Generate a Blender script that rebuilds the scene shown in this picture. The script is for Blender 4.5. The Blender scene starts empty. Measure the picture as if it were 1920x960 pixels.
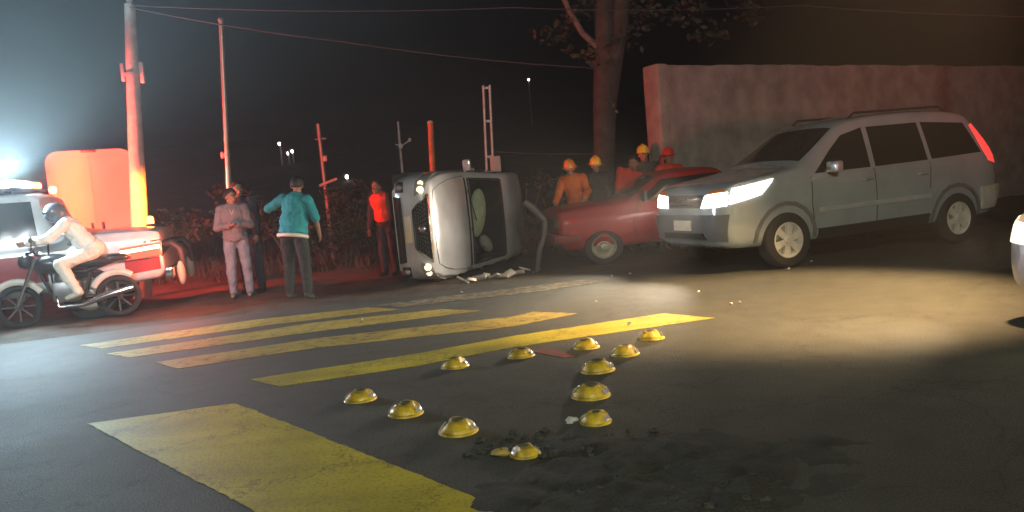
import bpy, bmesh, math, random
from mathutils import Vector, Matrix, Quaternion
random.seed(7)
PI = math.pi
V = Vector
S = bpy.context.scene
C = S.collection

# ------------------------------------------------------------------ camera
H_EYE = 1.4
FPX = 1490.0                       # focal length in pixels of the 1920 px wide photo
ROLL = math.radians(4.86)
PITCH = math.radians(5.16)
f0 = V((0, math.cos(PITCH), -math.sin(PITCH)))
r0 = V((1, 0, 0)); u0 = r0.cross(f0)
CR = r0*math.cos(ROLL) - u0*math.sin(ROLL)
CU = u0*math.cos(ROLL) + r0*math.sin(ROLL)
CAM = V((0, 0, H_EYE))
cd = bpy.data.cameras.new('camera'); cam = bpy.data.objects.new('camera', cd); C.objects.link(cam)
cd.sensor_width = 36.0; cd.lens = FPX/1920*36; cd.clip_end = 2000; cd.clip_start = .05
M = Matrix.Identity(4)
for i in range(3):
    M[i][0] = CR[i]; M[i][1] = CU[i]; M[i][2] = -f0[i]; M[i][3] = CAM[i]
cam.matrix_world = M
S.camera = cam

# ------------------------------------------------------------------ world, exposure
W = bpy.data.worlds.new('World'); S.world = W; W.use_nodes = True
wn = W.node_tree.nodes; wl = W.node_tree.links
bgn = wn['Background']; sky = wn.new('ShaderNodeTexSky'); sky.sky_type = 'NISHITA'; sky.sun_disc = False
SUN_EL, SUN_AZ = math.radians(-4.0), math.radians(200)
sky.sun_elevation = SUN_EL; sky.sun_rotation = SUN_AZ
wl.new(sky.outputs[0], bgn.inputs[0]); bgn.inputs[1].default_value = 0.05
S.view_settings.view_transform = 'Standard'; S.view_settings.look = 'None'
S.view_settings.exposure = 0; S.view_settings.gamma = 1
S.cycles.use_denoising = True
S.cycles.max_bounces = 6; S.cycles.volume_bounces = 0
S.cycles.sample_clamp_indirect = 4.0
S.cycles.sample_clamp_direct = 0.0

def lamp(name, typ, loc, energy, col, parent=None, target=None, **k):
    l = bpy.data.lights.new(name, typ); l.energy = energy; l.color = col
    for a, b in k.items(): setattr(l, a, b)
    o = bpy.data.objects.new(name, l); C.objects.link(o); o.location = loc
    if target is not None:
        o.rotation_euler = (V(target)-V(loc)).to_track_quat('-Z', 'Y').to_euler()
    if parent: o.parent = parent
    return o

# ------------------------------------------------------------------ pixel rays (photo pixels, 1920 x 960) on to real planes
def ray(px, py):
    return (f0*FPX + CR*(px-960) - CU*(py-480)).normalized()
def at(px, py, z=0.0):             # where the ray meets the height z
    d = ray(px, py); t = (z-CAM.z)/d.z
    return CAM + d*t
def atd(px, py, D):                # where the ray meets the plane y = D
    d = ray(px, py); t = D/d.y
    return CAM + d*t

# ------------------------------------------------------------------ materials
MATS = {}
def mat(name, col, rough=.6, metal=0, var=.15, scale=6, bump=0, bscale=40, coat=0, spec=.5, dirt=None, rv=1.0):
    if name in MATS: return MATS[name]
    m = bpy.data.materials.new(name); m.use_nodes = True; MATS[name] = m
    n = m.node_tree.nodes; l = m.node_tree.links; b = n['Principled BSDF']
    b.inputs['Roughness'].default_value = rough; b.inputs['Metallic'].default_value = metal
    b.inputs['Coat Weight'].default_value = coat; b.inputs['Specular IOR Level'].default_value = spec
    tc = n.new('ShaderNodeTexCoord')
    no = n.new('ShaderNodeTexNoise'); no.inputs['Scale'].default_value = scale; no.inputs['Detail'].default_value = 6
    l.new(tc.outputs['Object'], no.inputs['Vector'])
    r = n.new('ShaderNodeValToRGB'); r.color_ramp.elements[0].position = .3; r.color_ramp.elements[1].position = .7
    c2 = dirt or [c*(1-var) for c in col]
    r.color_ramp.elements[0].color = (*c2, 1); r.color_ramp.elements[1].color = (*[min(1, c*(1+var*.5)) for c in col], 1)
    l.new(no.outputs['Fac'], r.inputs[0]); l.new(r.outputs[0], b.inputs['Base Color'])
    mr = n.new('ShaderNodeMapRange'); mr.inputs['To Min'].default_value = max(.02, rough-.08*rv); mr.inputs['To Max'].default_value = min(1, rough+.12*rv)
    l.new(no.outputs['Fac'], mr.inputs[0]); l.new(mr.outputs[0], b.inputs['Roughness'])
    if bump:
        nb = n.new('ShaderNodeTexNoise'); nb.inputs['Scale'].default_value = bscale; nb.inputs['Detail'].default_value = 5
        l.new(tc.outputs['Object'], nb.inputs['Vector'])
        bp = n.new('ShaderNodeBump'); bp.inputs['Strength'].default_value = bump; bp.inputs['Distance'].default_value = .03
        l.new(nb.outputs['Fac'], bp.inputs['Height']); l.new(bp.outputs[0], b.inputs['Normal'])
    return m
def emit(name, col, strength):
    if name in MATS: return MATS[name]
    m = bpy.data.materials.new(name); m.use_nodes = True; MATS[name] = m
    b = m.node_tree.nodes['Principled BSDF']; b.inputs['Base Color'].default_value = (*[c*.5 for c in col], 1)
    b.inputs['Emission Color'].default_value = (*col, 1); b.inputs['Emission Strength'].default_value = strength
    b.inputs['Roughness'].default_value = .2
    return m
def glass(name, tint=(.5, .55, .55), alpha=.35):
    m = bpy.data.materials.new(name); m.use_nodes = True; MATS[name] = m
    n = m.node_tree.nodes; l = m.node_tree.links; n.remove(n['Principled BSDF'])
    t = n.new('ShaderNodeBsdfTransparent'); t.inputs[0].default_value = (*tint, 1)
    g = n.new('ShaderNodeBsdfGlossy'); g.inputs['Roughness'].default_value = .04
    lw = n.new('ShaderNodeLayerWeight'); lw.inputs[0].default_value = .5; pw = n.new('ShaderNodeMath'); pw.operation = 'POWER'; pw.inputs[1].default_value = 4; l.new(lw.outputs['Facing'], pw.inputs[0])
    f = n.new('ShaderNodeMath'); f.operation = 'MULTIPLY_ADD'; f.inputs[1].default_value = .7; f.inputs[2].default_value = .03; l.new(pw.outputs[0], f.inputs[0])
    mx = n.new('ShaderNodeMixShader'); l.new(f.outputs[0], mx.inputs[0]); l.new(t.outputs[0], mx.inputs[1]); l.new(g.outputs[0], mx.inputs[2])
    l.new(mx.outputs[0], n['Material Output'].inputs[0])
    return m

# ------------------------------------------------------------------ mesh helpers
class MB:
    def __init__(s): s.v = []; s.f = []; s.m = []
    def add(s, vs, fs, mi=0):
        o = len(s.v); s.v += [tuple(v) for v in vs]; s.f += [tuple(i+o for i in f) for f in fs]; s.m += [mi]*len(fs); return s
    def box(s, c, d, rot=None, mi=0, bev=0):
        x, y, z = [a/2 for a in d]; c = V(c)
        if bev:
            bm = bmesh.new(); bmesh.ops.create_cube(bm, size=1)
            for v in bm.verts: v.co = V((v.co.x*d[0], v.co.y*d[1], v.co.z*d[2]))
            bmesh.ops.bevel(bm, geom=bm.edges[:], offset=bev, segments=2, affect='EDGES', profile=.5)
            bm.verts.index_update()
            vs = [v.co.copy() for v in bm.verts]; fs = [[v.index for v in f.verts] for f in bm.faces]; bm.free()
        else:
            vs = [V((i*x, j*y, k*z)) for i in (-1, 1) for j in (-1, 1) for k in (-1, 1)]
            fs = [(0, 1, 3, 2), (4, 6, 7, 5), (0, 4, 5, 1), (2, 3, 7, 6), (0, 2, 6, 4), (1, 5, 7, 3)]
        if rot is not None: vs = [rot @ v for v in vs]
        return s.add([v+c for v in vs], fs, mi)
    def tube(s, pts, rad, n=10, cap=True, mi=0, flat=None):
        pts = [V(p) for p in pts]
        if not hasattr(rad, '__len__'): rad = [rad]*len(pts)
        up = None; vs = []; fs = []
        for i, p in enumerate(pts):
            t = (pts[min(i+1, len(pts)-1)] - pts[max(i-1, 0)])
            t = t.normalized() if t.length > 1e-9 else V((0, 0, 1))
            if up is None:
                a = V((0, 0, 1)) if abs(t.z) < .9 else V((1, 0, 0))
                up = (a - t*a.dot(t)).normalized()
            else:
                up = (up - t*up.dot(t)).normalized()
            sd = t.cross(up)
            for k in range(n):
                an = 2*PI*k/n
                vs.append(p + (up*math.cos(an) + sd*math.sin(an))*rad[i])
        for i in range(len(pts)-1):
            for k in range(n):
                a = i*n+k; b = i*n+(k+1) % n
                fs.append((a, b, b+n, a+n))
        if cap:
            fs.append(tuple(range(n-1, -1, -1))); fs.append(tuple((len(pts)-1)*n+k for k in range(n)))
        return s.add(vs, fs, mi)
    def caps(s, p, r1, q, r2, n=12, h=4):       # tapered capsule
        p = V(p); q = V(q); t = q-p; L = t.length; t = t.normalized() if L > 1e-6 else V((0, 0, 1))
        pts = []; rr = []
        for i in range(h, 0, -1):
            a = PI/2*i/h; pts.append(p - t*r1*math.sin(a)); rr.append(max(r1*math.cos(a), r1*.03))
        pts.append(p); rr.append(r1); pts.append(q); rr.append(r2)
        for i in range(1, h+1):
            a = PI/2*i/h; pts.append(q + t*r2*math.sin(a)); rr.append(max(r2*math.cos(a), r2*.03))
        return s.tube(pts, rr, n)
    def ell(s, c, r, rot=None, nu=16, nv=10, mi=0, keep=None):
        c = V(c); vs = []; fs = []
        for j in range(nv+1):
            th = PI*j/nv
            for i in range(nu):
                ph = 2*PI*i/nu
                vs.append(V((math.sin(th)*math.cos(ph), math.sin(th)*math.sin(ph), math.cos(th))))
        for j in range(nv):
            for i in range(nu):
                q = [j*nu+i, (j+1)*nu+i, (j+1)*nu+(i+1) % nu, j*nu+(i+1) % nu]
                if keep:
                    m = sum((vs[a] for a in q), V())/4
                    if not keep(m): continue
                fs.append(tuple(q))
        out = []
        for v in vs:
            w = V((v.x*r[0], v.y*r[1], v.z*r[2]))
            if rot is not None: w = rot @ w
            out.append(w+c)
        return s.add(out, fs, mi)
    def lathe(s, prof, c=(0, 0, 0), axis='Z', n=24, mi=0, closed=False):
        c = V(c); vs = []; fs = []; k = len(prof)
        for i in range(n):
            a = 2*PI*i/n
            for r, h in prof:
                if axis == 'Z': vs.append(c+V((r*math.cos(a), r*math.sin(a), h)))
                elif axis == 'Y': vs.append(c+V((r*math.cos(a), h, r*math.sin(a))))
                else: vs.append(c+V((h, r*math.cos(a), r*math.sin(a))))
        for i in range(n):
            for j in range(k if closed else k-1):
                a = i*k+j; b = i*k+(j+1) % k; a2 = ((i+1) % n)*k+j; b2 = ((i+1) % n)*k+(j+1) % k
                fs.append((a, a2, b2, b))
        return s.add(vs, fs, mi)
    def prism(s, poly, z0, z1, mi=0):           # vertical prism over an outline
        n = len(poly)
        vs = [(p[0], p[1], z0) for p in poly] + [(p[0], p[1], z1) for p in poly]
        fs = [tuple(range(n-1, -1, -1)), tuple(range(n, 2*n))] + [(i, (i+1) % n, n+(i+1) % n, n+i) for i in range(n)]
        return s.add(vs, fs, mi)
    def build(s, name, mats, parent=None, smooth=False, loc=None, norm=True):
        me = bpy.data.meshes.new(name); me.from_pydata(s.v, [], s.f)
        if not isinstance(mats, (list, tuple)): mats = [mats]
        for m in mats: me.materials.append(m)
        if len(mats) > 1: me.polygons.foreach_set('material_index', s.m)
        if norm:
            bm = bmesh.new(); bm.from_mesh(me); bmesh.ops.recalc_face_normals(bm, faces=bm.faces[:]); bm.to_mesh(me); bm.free()
        if smooth:
            me.polygons.foreach_set('use_smooth', [True]*len(me.polygons))
            if smooth != 'all':
                try: me.set_sharp_from_angle(angle=math.radians(smooth if smooth is not True else 38))
                except Exception: pass
        me.update()
        o = bpy.data.objects.new(name, me); C.objects.link(o)
        if parent: o.parent = parent
        if loc is not None: o.location = loc
        return o
def tag(o, label=None, cat=None, group=None, kind=None):
    if label: o['label'] = label
    if cat: o['category'] = cat
    if group: o['group'] = group
    if kind: o['kind'] = kind
    return o
def empty(name, loc=(0, 0, 0), rz=0, label=None, cat=None, group=None):
    o = bpy.data.objects.new(name, None); C.objects.link(o); o.location = loc; o.rotation_euler = (0, 0, rz)
    o.empty_display_size = .2
    return tag(o, label, cat, group)
def copy_tree(o, parent=None):
    c = o.copy(); C.objects.link(c)
    if parent: c.parent = parent
    for ch in list(o.children): copy_tree(ch, c)
    return c
def baked(o, drop=()):                      # apply the modifiers, drop the helpers
    bpy.context.view_layer.update()
    dg = bpy.context.evaluated_depsgraph_get()
    me = bpy.data.meshes.new_from_object(o.evaluated_get(dg), depsgraph=dg)
    o.modifiers.clear(); old = o.data; o.data = me; bpy.data.meshes.remove(old)
    for d in drop:
        m = d.data; bpy.data.objects.remove(d); bpy.data.meshes.remove(m)
    return o
def boolean(o, cutters):
    for c in cutters:
        m = o.modifiers.new('cut', 'BOOLEAN'); m.operation = 'DIFFERENCE'; m.object = c; m.solver = 'EXACT'
        m.material_mode = 'TRANSFER'
    return baked(o, cutters)

# ------------------------------------------------------------------ structure: road, ground, hill
def road_mat():
    m = bpy.data.materials.new('asphalt'); m.use_nodes = True
    n = m.node_tree.nodes; l = m.node_tree.links; b = n['Principled BSDF']
    tc = n.new('ShaderNodeTexCoord')
    def noise(sc, det=6): 
        x = n.new('ShaderNodeTexNoise'); x.inputs['Scale'].default_value = sc; x.inputs['Detail'].default_value = det
        l.new(tc.outputs['Object'], x.inputs['Vector']); return x
    def ramp(a, ca, bb, cb):
        r = n.new('ShaderNodeValToRGB'); r.color_ramp.elements[0].position = a; r.color_ramp.elements[0].color = (*ca, 1)
        r.color_ramp.elements[1].position = bb; r.color_ramp.elements[1].color = (*cb, 1); return r
    big = noise(.55); mid = noise(4.5, 8); fine = noise(95, 4)
    r1 = ramp(.35, (.040, .043, .035), .68, (.058, .060, .048)); l.new(big.outputs['Fac'], r1.inputs[0])
    r2 = ramp(.32, (.82, .82, .82), .62, (1.08, 1.08, 1.08)); l.new(mid.outputs['Fac'], r2.inputs[0])
    r3 = ramp(.36, (.35, .35, .35), .70, (1.75, 1.75, 1.75)); l.new(fine.outputs['Fac'], r3.inputs[0])
    def mul(a, bb):
        x = n.new('ShaderNodeMix'); x.data_type = 'RGBA'; x.blend_type = 'MULTIPLY'; x.inputs[0].default_value = 1
        l.new(a, x.inputs[6]); l.new(bb, x.inputs[7]); return x.outputs[2]
    col = mul(mul(r1.outputs[0], r2.outputs[0]), r3.outputs[0])
    # cracks
    wv = n.new('ShaderNodeTexVoronoi'); wv.feature = 'DISTANCE_TO_EDGE'; wv.inputs['Scale'].default_value = .8
    mp = n.new('ShaderNodeVectorMath'); mp.operation = 'MULTIPLY_ADD'
    l.new(mid.outputs['Color'], mp.inputs[0]); mp.inputs[1].default_value = (.5, .5, .5); l.new(tc.outputs['Object'], mp.inputs[2])
    l.new(mp.outputs[0], wv.inputs['Vector'])
    r4 = ramp(.003, (.6, .6, .6), .010, (1, 1, 1)); l.new(wv.outputs['Distance'], r4.inputs[0])
    col = mul(col, r4.outputs[0])
    l.new(col, b.inputs['Base Color'])
    mr = n.new('ShaderNodeMapRange'); mr.inputs['To Min'].default_value = .55; mr.inputs['To Max'].default_value = .85
    l.new(big.outputs['Fac'], mr.inputs[0]); l.new(mr.outputs[0], b.inputs['Roughness'])
    ad = n.new('ShaderNodeMath'); ad.operation = 'MULTIPLY_ADD'; ad.inputs[1].default_value = .8
    l.new(fine.outputs['Fac'], ad.inputs[0]); l.new(mid.outputs['Fac'], ad.inputs[2])
    bp = n.new('ShaderNodeBump'); bp.inputs['Strength'].default_value = .55; bp.inputs['Distance'].default_value = .02
    l.new(ad.outputs[0], bp.inputs['Height']); l.new(bp.outputs[0], b.inputs['Normal'])
    return m
def paint_mat(name, col, wear):
    m = bpy.data.materials.new(name); m.use_nodes = True
    n = m.node_tree.nodes; l = m.node_tree.links; b = n['Principled BSDF']; b.inputs['Roughness'].default_value = .6
    tc = n.new('ShaderNodeTexCoord')
    a = n.new('ShaderNodeTexNoise'); a.inputs['Scale'].default_value = 9; a.inputs['Detail'].default_value = 9; a.inputs['Roughness'].default_value = .7
    g = n.new('ShaderNodeTexNoise'); g.inputs['Scale'].default_value = 1.3; g.inputs['Detail'].default_value = 4
    for x in (a, g): l.new(tc.outputs['Object'], x.inputs['Vector'])
    r = n.new('ShaderNodeValToRGB'); r.color_ramp.elements[0].position = wear-.05; r.color_ramp.elements[1].position = wear+.06
    r.color_ramp.elements[0].color = (.06, .058, .045, 1); r.color_ramp.elements[1].color = (*col, 1); l.new(a.outputs['Fac'], r.inputs[0])
    r2 = n.new('ShaderNodeValToRGB'); r2.color_ramp.elements[0].position = .3; r2.color_ramp.elements[1].position = .7
    r2.color_ramp.elements[0].color = (.6, .6, .62, 1); r2.color_ramp.elements[1].color = (1.05, 1.05, 1, 1); l.new(g.outputs['Fac'], r2.inputs[0])
    x = n.new('ShaderNodeMix'); x.data_type = 'RGBA'; x.blend_type = 'MULTIPLY'; x.inputs[0].default_value = 1
    l.new(r.outputs[0], x.inputs[6]); l.new(r2.outputs[0], x.inputs[7])
    h = n.new('ShaderNodeTexNoise'); h.inputs['Scale'].default_value = 55; h.inputs['Detail'].default_value = 4; l.new(tc.outputs['Object'], h.inputs['Vector'])
    r3 = n.new('ShaderNodeValToRGB'); r3.color_ramp.elements[0].position = .34; r3.color_ramp.elements[1].position = .5
    r3.color_ramp.elements[0].color = (.6, .61, .62, 1); r3.color_ramp.elements[1].color = (1, 1, 1, 1); l.new(h.outputs['Fac'], r3.inputs[0])
    vo = n.new('ShaderNodeTexVoronoi'); vo.feature = 'DISTANCE_TO_EDGE'; vo.inputs['Scale'].default_value = 1.1
    dm = n.new('ShaderNodeVectorMath'); dm.operation = 'MULTIPLY_ADD'; dm.inputs[1].default_value = (.6, .6, .6); l.new(a.outputs['Color'], dm.inputs[0]); l.new(tc.outputs['Object'], dm.inputs[2]); l.new(dm.outputs[0], vo.inputs['Vector'])
    r4 = n.new('ShaderNodeValToRGB'); r4.color_ramp.elements[0].position = .004; r4.color_ramp.elements[1].position = .012
    r4.color_ramp.elements[0].color = (.2, .2, .2, 1); r4.color_ramp.elements[1].color = (1, 1, 1, 1); l.new(vo.outputs['Distance'], r4.inputs[0])
    mp = n.new('ShaderNodeMapping'); mp.inputs['Rotation'].default_value = (0, 0, math.radians(-16.5)); mp.inputs['Scale'].default_value = (.35, 5, 1); l.new(tc.outputs['Object'], mp.inputs['Vector'])
    ty = n.new('ShaderNodeTexNoise'); ty.inputs['Scale'].default_value = 1.0; ty.inputs['Detail'].default_value = 3; l.new(mp.outputs[0], ty.inputs['Vector'])
    r5 = n.new('ShaderNodeValToRGB'); r5.color_ramp.elements[0].position = .35; r5.color_ramp.elements[1].position = .55
    r5.color_ramp.elements[0].color = (.84, .85, .86, 1); r5.color_ramp.elements[1].color = (1, 1, 1, 1); l.new(ty.outputs['Fac'], r5.inputs[0])
    last = x.outputs[2]
    for rr in (r3, r4, r5):
        y = n.new('ShaderNodeMix'); y.data_type = 'RGBA'; y.blend_type = 'MULTIPLY'; y.inputs[0].default_value = .9
        l.new(last, y.inputs[6]); l.new(rr.outputs[0], y.inputs[7]); last = y.outputs[2]
    l.new(last, b.inputs['Base Color'])
    f = n.new('ShaderNodeTexNoise'); f.inputs['Scale'].default_value = 150; l.new(tc.outputs['Object'], f.inputs['Vector'])
    bp = n.new('ShaderNodeBump'); bp.inputs['Strength'].default_value = .35; bp.inputs['Distance'].default_value = .01
    l.new(f.outputs['Fac'], bp.inputs['Height']); l.new(bp.outputs[0], b.inputs['Normal'])
    return m
ASPH = road_mat()
RD = V((math.sin(math.radians(73.5)), math.cos(math.radians(73.5)), 0))     # along the road, away to the right
RN = V((-RD.y, RD.x, 0))                                                   # across it, away from the camera
edge = at(1135, 508); ec = edge.dot(RN)
def onroad(a, b): return RD*a + RN*b
DIRT = mat('dirt', (.07, .055, .04), .95, var=.5, scale=3, bump=.8, bscale=30)
GRASSM = mat('dry_ground', (.055, .06, .03), .95, var=.5, scale=1.5, bump=.8, bscale=12)
g = MB(); g.add([(-300, -300, -.03), (300, -300, -.03), (300, 300, -.03), (-300, 300, -.03)], [(0, 1, 2, 3)])
tag(g.build('ground', DIRT), kind='structure')
rp = [onroad(-120, ec), onroad(-120, -40), onroad(120, -40), onroad(120, ec)]
road = MB().prism([(p.x, p.y) for p in rp], -.025, 0).build('road', ASPH); tag(road, kind='structure')
# uneven dirt verge along the far side of the road
def hn(x, y, s=1.0): 
    from mathutils import noise
    return noise.noise(V((x*s, y*s, 3.7)))
vb = MB(); nx, ny = 150, 36
vv = []
for j in range(ny+1):
    for i in range(nx+1):
        a = -30+60*i/nx; b = ec+.06*hn(a, 0, 2.1)+14*(j/ny)**1.3
        p = onroad(a, b); e = min(1, j/3)
        vv.append((p.x, p.y, -.02+e*(.028+.05*hn(p.x, p.y, .9)+.03*hn(p.x, p.y, 4))))
vb.add(vv, [(j*(nx+1)+i, j*(nx+1)+i+1, (j+1)*(nx+1)+i+1, (j+1)*(nx+1)+i) for j in range(ny) for i in range(nx)])
tag(vb.build('dirt_verge', DIRT, smooth='all'), kind='structure')
def hillz(x, y): return max(0, (y-20))/50*7*min(1, max(0, (y-20)/14)) * (1 if y < 75 else max(.6, 1-(y-75)/100))
hb = MB(); nx, ny = 90, 44; vv = []
for j in range(ny+1):
    for i in range(nx+1):
        x = -110+220*i/nx; y = 18+100*(j/ny)
        vv.append((x, y, hillz(x, y)+.35*hn(x, y, .25)*min(1, (y-18)/10)-.1))
hb.add(vv, [(j*(nx+1)+i, j*(nx+1)+i+1, (j+1)*(nx+1)+i+1, (j+1)*(nx+1)+i) for j in range(ny) for i in range(nx)])
tag(hb.build('hillside', GRASSM, smooth='all'), kind='structure')

# painted stripes: parts of the road
YEL = paint_mat('yellow_paint', (.50, .42, .02), .30)
YELW = paint_mat('worn_yellow_paint', (.42, .32, .06), .41)
PALE = paint_mat('worn_pale_paint', (.24, .20, .13), .50)
def stripe(pts, m, name='crosswalk_stripe', z=.004):
    q = [at(*p) if len(p) == 2 else V(p) for p in pts]
    # densify the edges and make them slightly ragged
    out = []
    for i in range(len(q)):
        a, b = q[i], q[(i+1) % len(q)]; k = max(1, int((b-a).length/.05))
        for t in range(k):
            p = a.lerp(b, t/k); p = p + V((hn(p.x, p.y, 3), hn(p.y, p.x, 3.3), 0))*.008 + V((random.uniform(-1, 1), random.uniform(-1, 1), 0))*.006
            out.append((p.x, p.y))
    o = MB().prism(out, z-.003, z).build(name, m, road)
    return o
stripe([(468, 712), (525, 725), (600, 714), (780, 687), (960, 652), (1180, 620), (1340, 597), (1245, 588), (960, 631), (780, 664)], YEL)['label'] = 'yellow stripe beside the rows of studs'
stripe([(290, 680), (335, 692), (600, 652), (960, 613), (1085, 588), (1000, 585), (960, 594), (600, 634)], YELW)
stripe([(198, 664), (245, 671), (600, 621), (905, 583), (830, 580), (600, 604)], YELW)
stripe([(150, 648), (190, 654), (500, 611), (750, 580), (690, 577), (470, 601)], YELW)
stripe([(700, 573), (760, 576), (1000, 548), (1138, 528), (1100, 524), (960, 541)], PALE)
A1, A2 = at(165, 795), at(440, 757); B1, B2 = at(480, 960), at(960, 962)
B1e = A1 + (B1-A1)*1.6; B2e = A2+(B2-A2)*1.6
stripe([A1, at(300, 866), B1, B1e, B2e, B2, at(800, 897), at(600, 818), A2], YEL)['label'] = 'wide yellow stripe nearest the camera'

# ------------------------------------------------------------------ vehicle bodies
def chaikin(p, it=2, closed=False):
    for _ in range(it):
        q = [p[0]]
        for a, b in zip(p[:-1], p[1:]):
            a = V(a); b = V(b); q += [tuple(a*.75+b*.25), tuple(a*.25+b*.75)]
        q.append(p[-1]); p = q
    return p
def lerpf(tab):
    t = sorted([(float(a), float(b)) for a, b in tab])
    def f(x):
        if x <= t[0][0]: return t[0][1]
        if x >= t[-1][0]: return t[-1][1]
        for (a, b), (c, d) in zip(t[:-1], t[1:]):
            if x <= c: return b if c-a < 1e-9 else b+(d-b)*(x-a)/(c-a)
    return f
class Shape:
    def __init__(s, top, bot, wid, belt, roofw, crown=.03, it=2):
        s.x0 = min(p[0] for p in top); s.x1 = max(p[0] for p in top)
        ch = lambda t: lerpf([(a[0], a[1]) for a in chaikin([V((p[0], p[1])) for p in t], it)])
        s.top, s.bot, s.wid, s.belt = ch(top), ch(bot), ch(wid), ch(belt); s.rw = roofw; s.crown = crown
        s.cache = {}
    def sec(s, x):
        k = round(x, 4)
        if k in s.cache: return s.cache[k]
        zb, zt, w = s.bot(x), s.top(x), s.wid(x)
        zt = max(zt, zb+.1); be = min(s.belt(x), zt-.05); h = zt-be
        t = min(1, max(0, h-.05)/.40); wr = w*(.93*(1-t)) + s.rw*t*min(1, w/s.wid((s.x0+s.x1)/2)+.05)
        wr = min(wr, w*.95)
        hh = be-zb
        p = [(0, zb), (w*.84, zb), (w*.95, zb+.05*min(1, hh/.3)), (w*.995, zb+.35*hh), (w, zb+.62*hh), (w*.985, be-.08*min(1, hh/.3)),
             (w*.95, be), (w*.95*(1-.45)+wr*.45, be+h*.48), (wr, zt-.045*min(1, h/.2)), (wr-.10*min(1, w/.5), zt), (wr*.5, zt+s.crown*.7), (0, zt+s.crown)]
        q = [tuple(v) for v in chaikin([V(a) for a in p], 2)]
        s.cache[k] = q; return q
    def body(s, name, mats, parent, n=70):
        xs = [s.x0+(s.x1-s.x0)*(.5-.5*math.cos(PI*(i/n)))*1.0 for i in range(n+1)]
        mb = MB(); K = None
        for x in xs:
            q = s.sec(x); full = q + [(-y, z) for y, z in reversed(q[1:-1])]; K = len(full)
            mb.v += [(x, y, z) for y, z in full]
        for i in range(n):
            for k in range(K):
                mb.f.append((i*K+k, i*K+(k+1) % K, (i+1)*K+(k+1) % K, (i+1)*K+k))
        mb.f.append(tuple(range(K))); mb.f.append(tuple(n*K+k for k in range(K)))
        mb.m = [0]*len(mb.f)
        return mb.build(name, mats, parent, smooth=40)
    def hw(s, x, z):                       # half width at height z
        q = s.sec(min(max(x, s.x0), s.x1)); best = 0
        for (a, b), (c, d) in zip(q[:-1], q[1:]):
            if min(b, d)-1e-6 <= z <= max(b, d)+1e-6:
                y = a if abs(d-b) < 1e-7 else a+(c-a)*(z-b)/(d-b)
                best = max(best, y)
        return best
    def zt(s, x, y):
        q = s.sec(x); y = abs(y); best = -1
        for (a, b), (c, d) in zip(q[:-1], q[1:]):
            if min(a, c)-1e-6 <= y <= max(a, c)+1e-6:
                z = b if abs(c-a) < 1e-7 else b+(d-b)*(y-a)/(c-a)
                best = max(best, z)
        return best if best > 0 else q[-1][1]
    def xf(s, y, z, sg):                   # front (+1) or rear (-1) face
        x = s.x1 if sg > 0 else s.x0
        for _ in range(400):
            if s.hw(x, z) >= abs(y) and s.bot(x) <= z <= s.zt(x, y)+1e-4: break
            x -= sg*.005
        return x
    def pt(s, kind, a, b):
        if kind == 'L': return V((a, s.hw(a, b), b))
        if kind == 'R': return V((a, -s.hw(a, b), b))
        if kind == 'T': return V((a, b, s.zt(a, b)))
        if kind == 'F': return V((s.xf(a, b, 1), a, b))
        if kind == 'B': return V((s.xf(a, b, -1), a, b))
    def patch(s, mb, kind, low, high, n=8, m=5, off=.006, thick=.02, mi=0):
        lo = lambda t, pl: pl
        def along(pl, t):
            L = [0]
            for a, b in zip(pl[:-1], pl[1:]): L.append(L[-1]+math.hypot(b[0]-a[0], b[1]-a[1]))
            d = t*L[-1]
            for i in range(len(pl)-1):
                if d <= L[i+1]+1e-9:
                    u = 0 if L[i+1] == L[i] else (d-L[i])/(L[i+1]-L[i])
                    return (pl[i][0]+(pl[i+1][0]-pl[i][0])*u, pl[i][1]+(pl[i+1][1]-pl[i][1])*u)
            return pl[-1]
        P = []
        for j in range(m+1):
            row = []
            for i in range(n+1):
                a = along(low, i/n); b = along(high, i/n); v = j/m
                row.append(s.pt(kind, a[0]+(b[0]-a[0])*v, a[1]+(b[1]-a[1])*v))
            P.append(row)
        ref = {'L': V((0, 1, .2)), 'R': V((0, -1, .2)), 'T': V((.1, 0, 1)), 'F': V((1, 0, .1)), 'B': V((-1, 0, .1))}[kind]
        top = []; bot = []
        for j in range(m+1):
            for i in range(n+1):
                du = P[j][min(i+1, n)]-P[j][max(i-1, 0)]; dv = P[min(j+1, m)][i]-P[max(j-1, 0)][i]
                nn = du.cross(dv)
                if nn.length < 1e-9: nn = ref.copy()
                nn.normalize()
                if nn.dot(ref) < 0: nn = -nn
                top.append(P[j][i]+nn*off); bot.append(P[j][i]-nn*thick)
        W_ = n+1; N = len(top); fs = []
        for j in range(m):
            for i in range(n):
                a, b, c, d = j*W_+i, j*W_+i+1, (j+1)*W_+i+1, (j+1)*W_+i
                fs.append((a, b, c, d)); fs.append((N+a, N+d, N+c, N+b))
        for i in range(n):
            fs.append((i, N+i, N+i+1, i+1)); e = m*W_+i; fs.append((e, e+1, N+e+1, N+e))
        for j in range(m):
            e = j*W_; fs.append((e, e+W_, N+e+W_, N+e)); e = j*W_+n; fs.append((e, N+e, N+e+W_, e+W_))
        mb.add(top+bot, fs, mi); return mb
    def part(s, name, mat_, parent, *specs, **k):
        mb = MB()
        for sp in specs: s.patch(mb, *sp, **k)
        return mb.build(name, mat_, parent, smooth=40)
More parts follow.
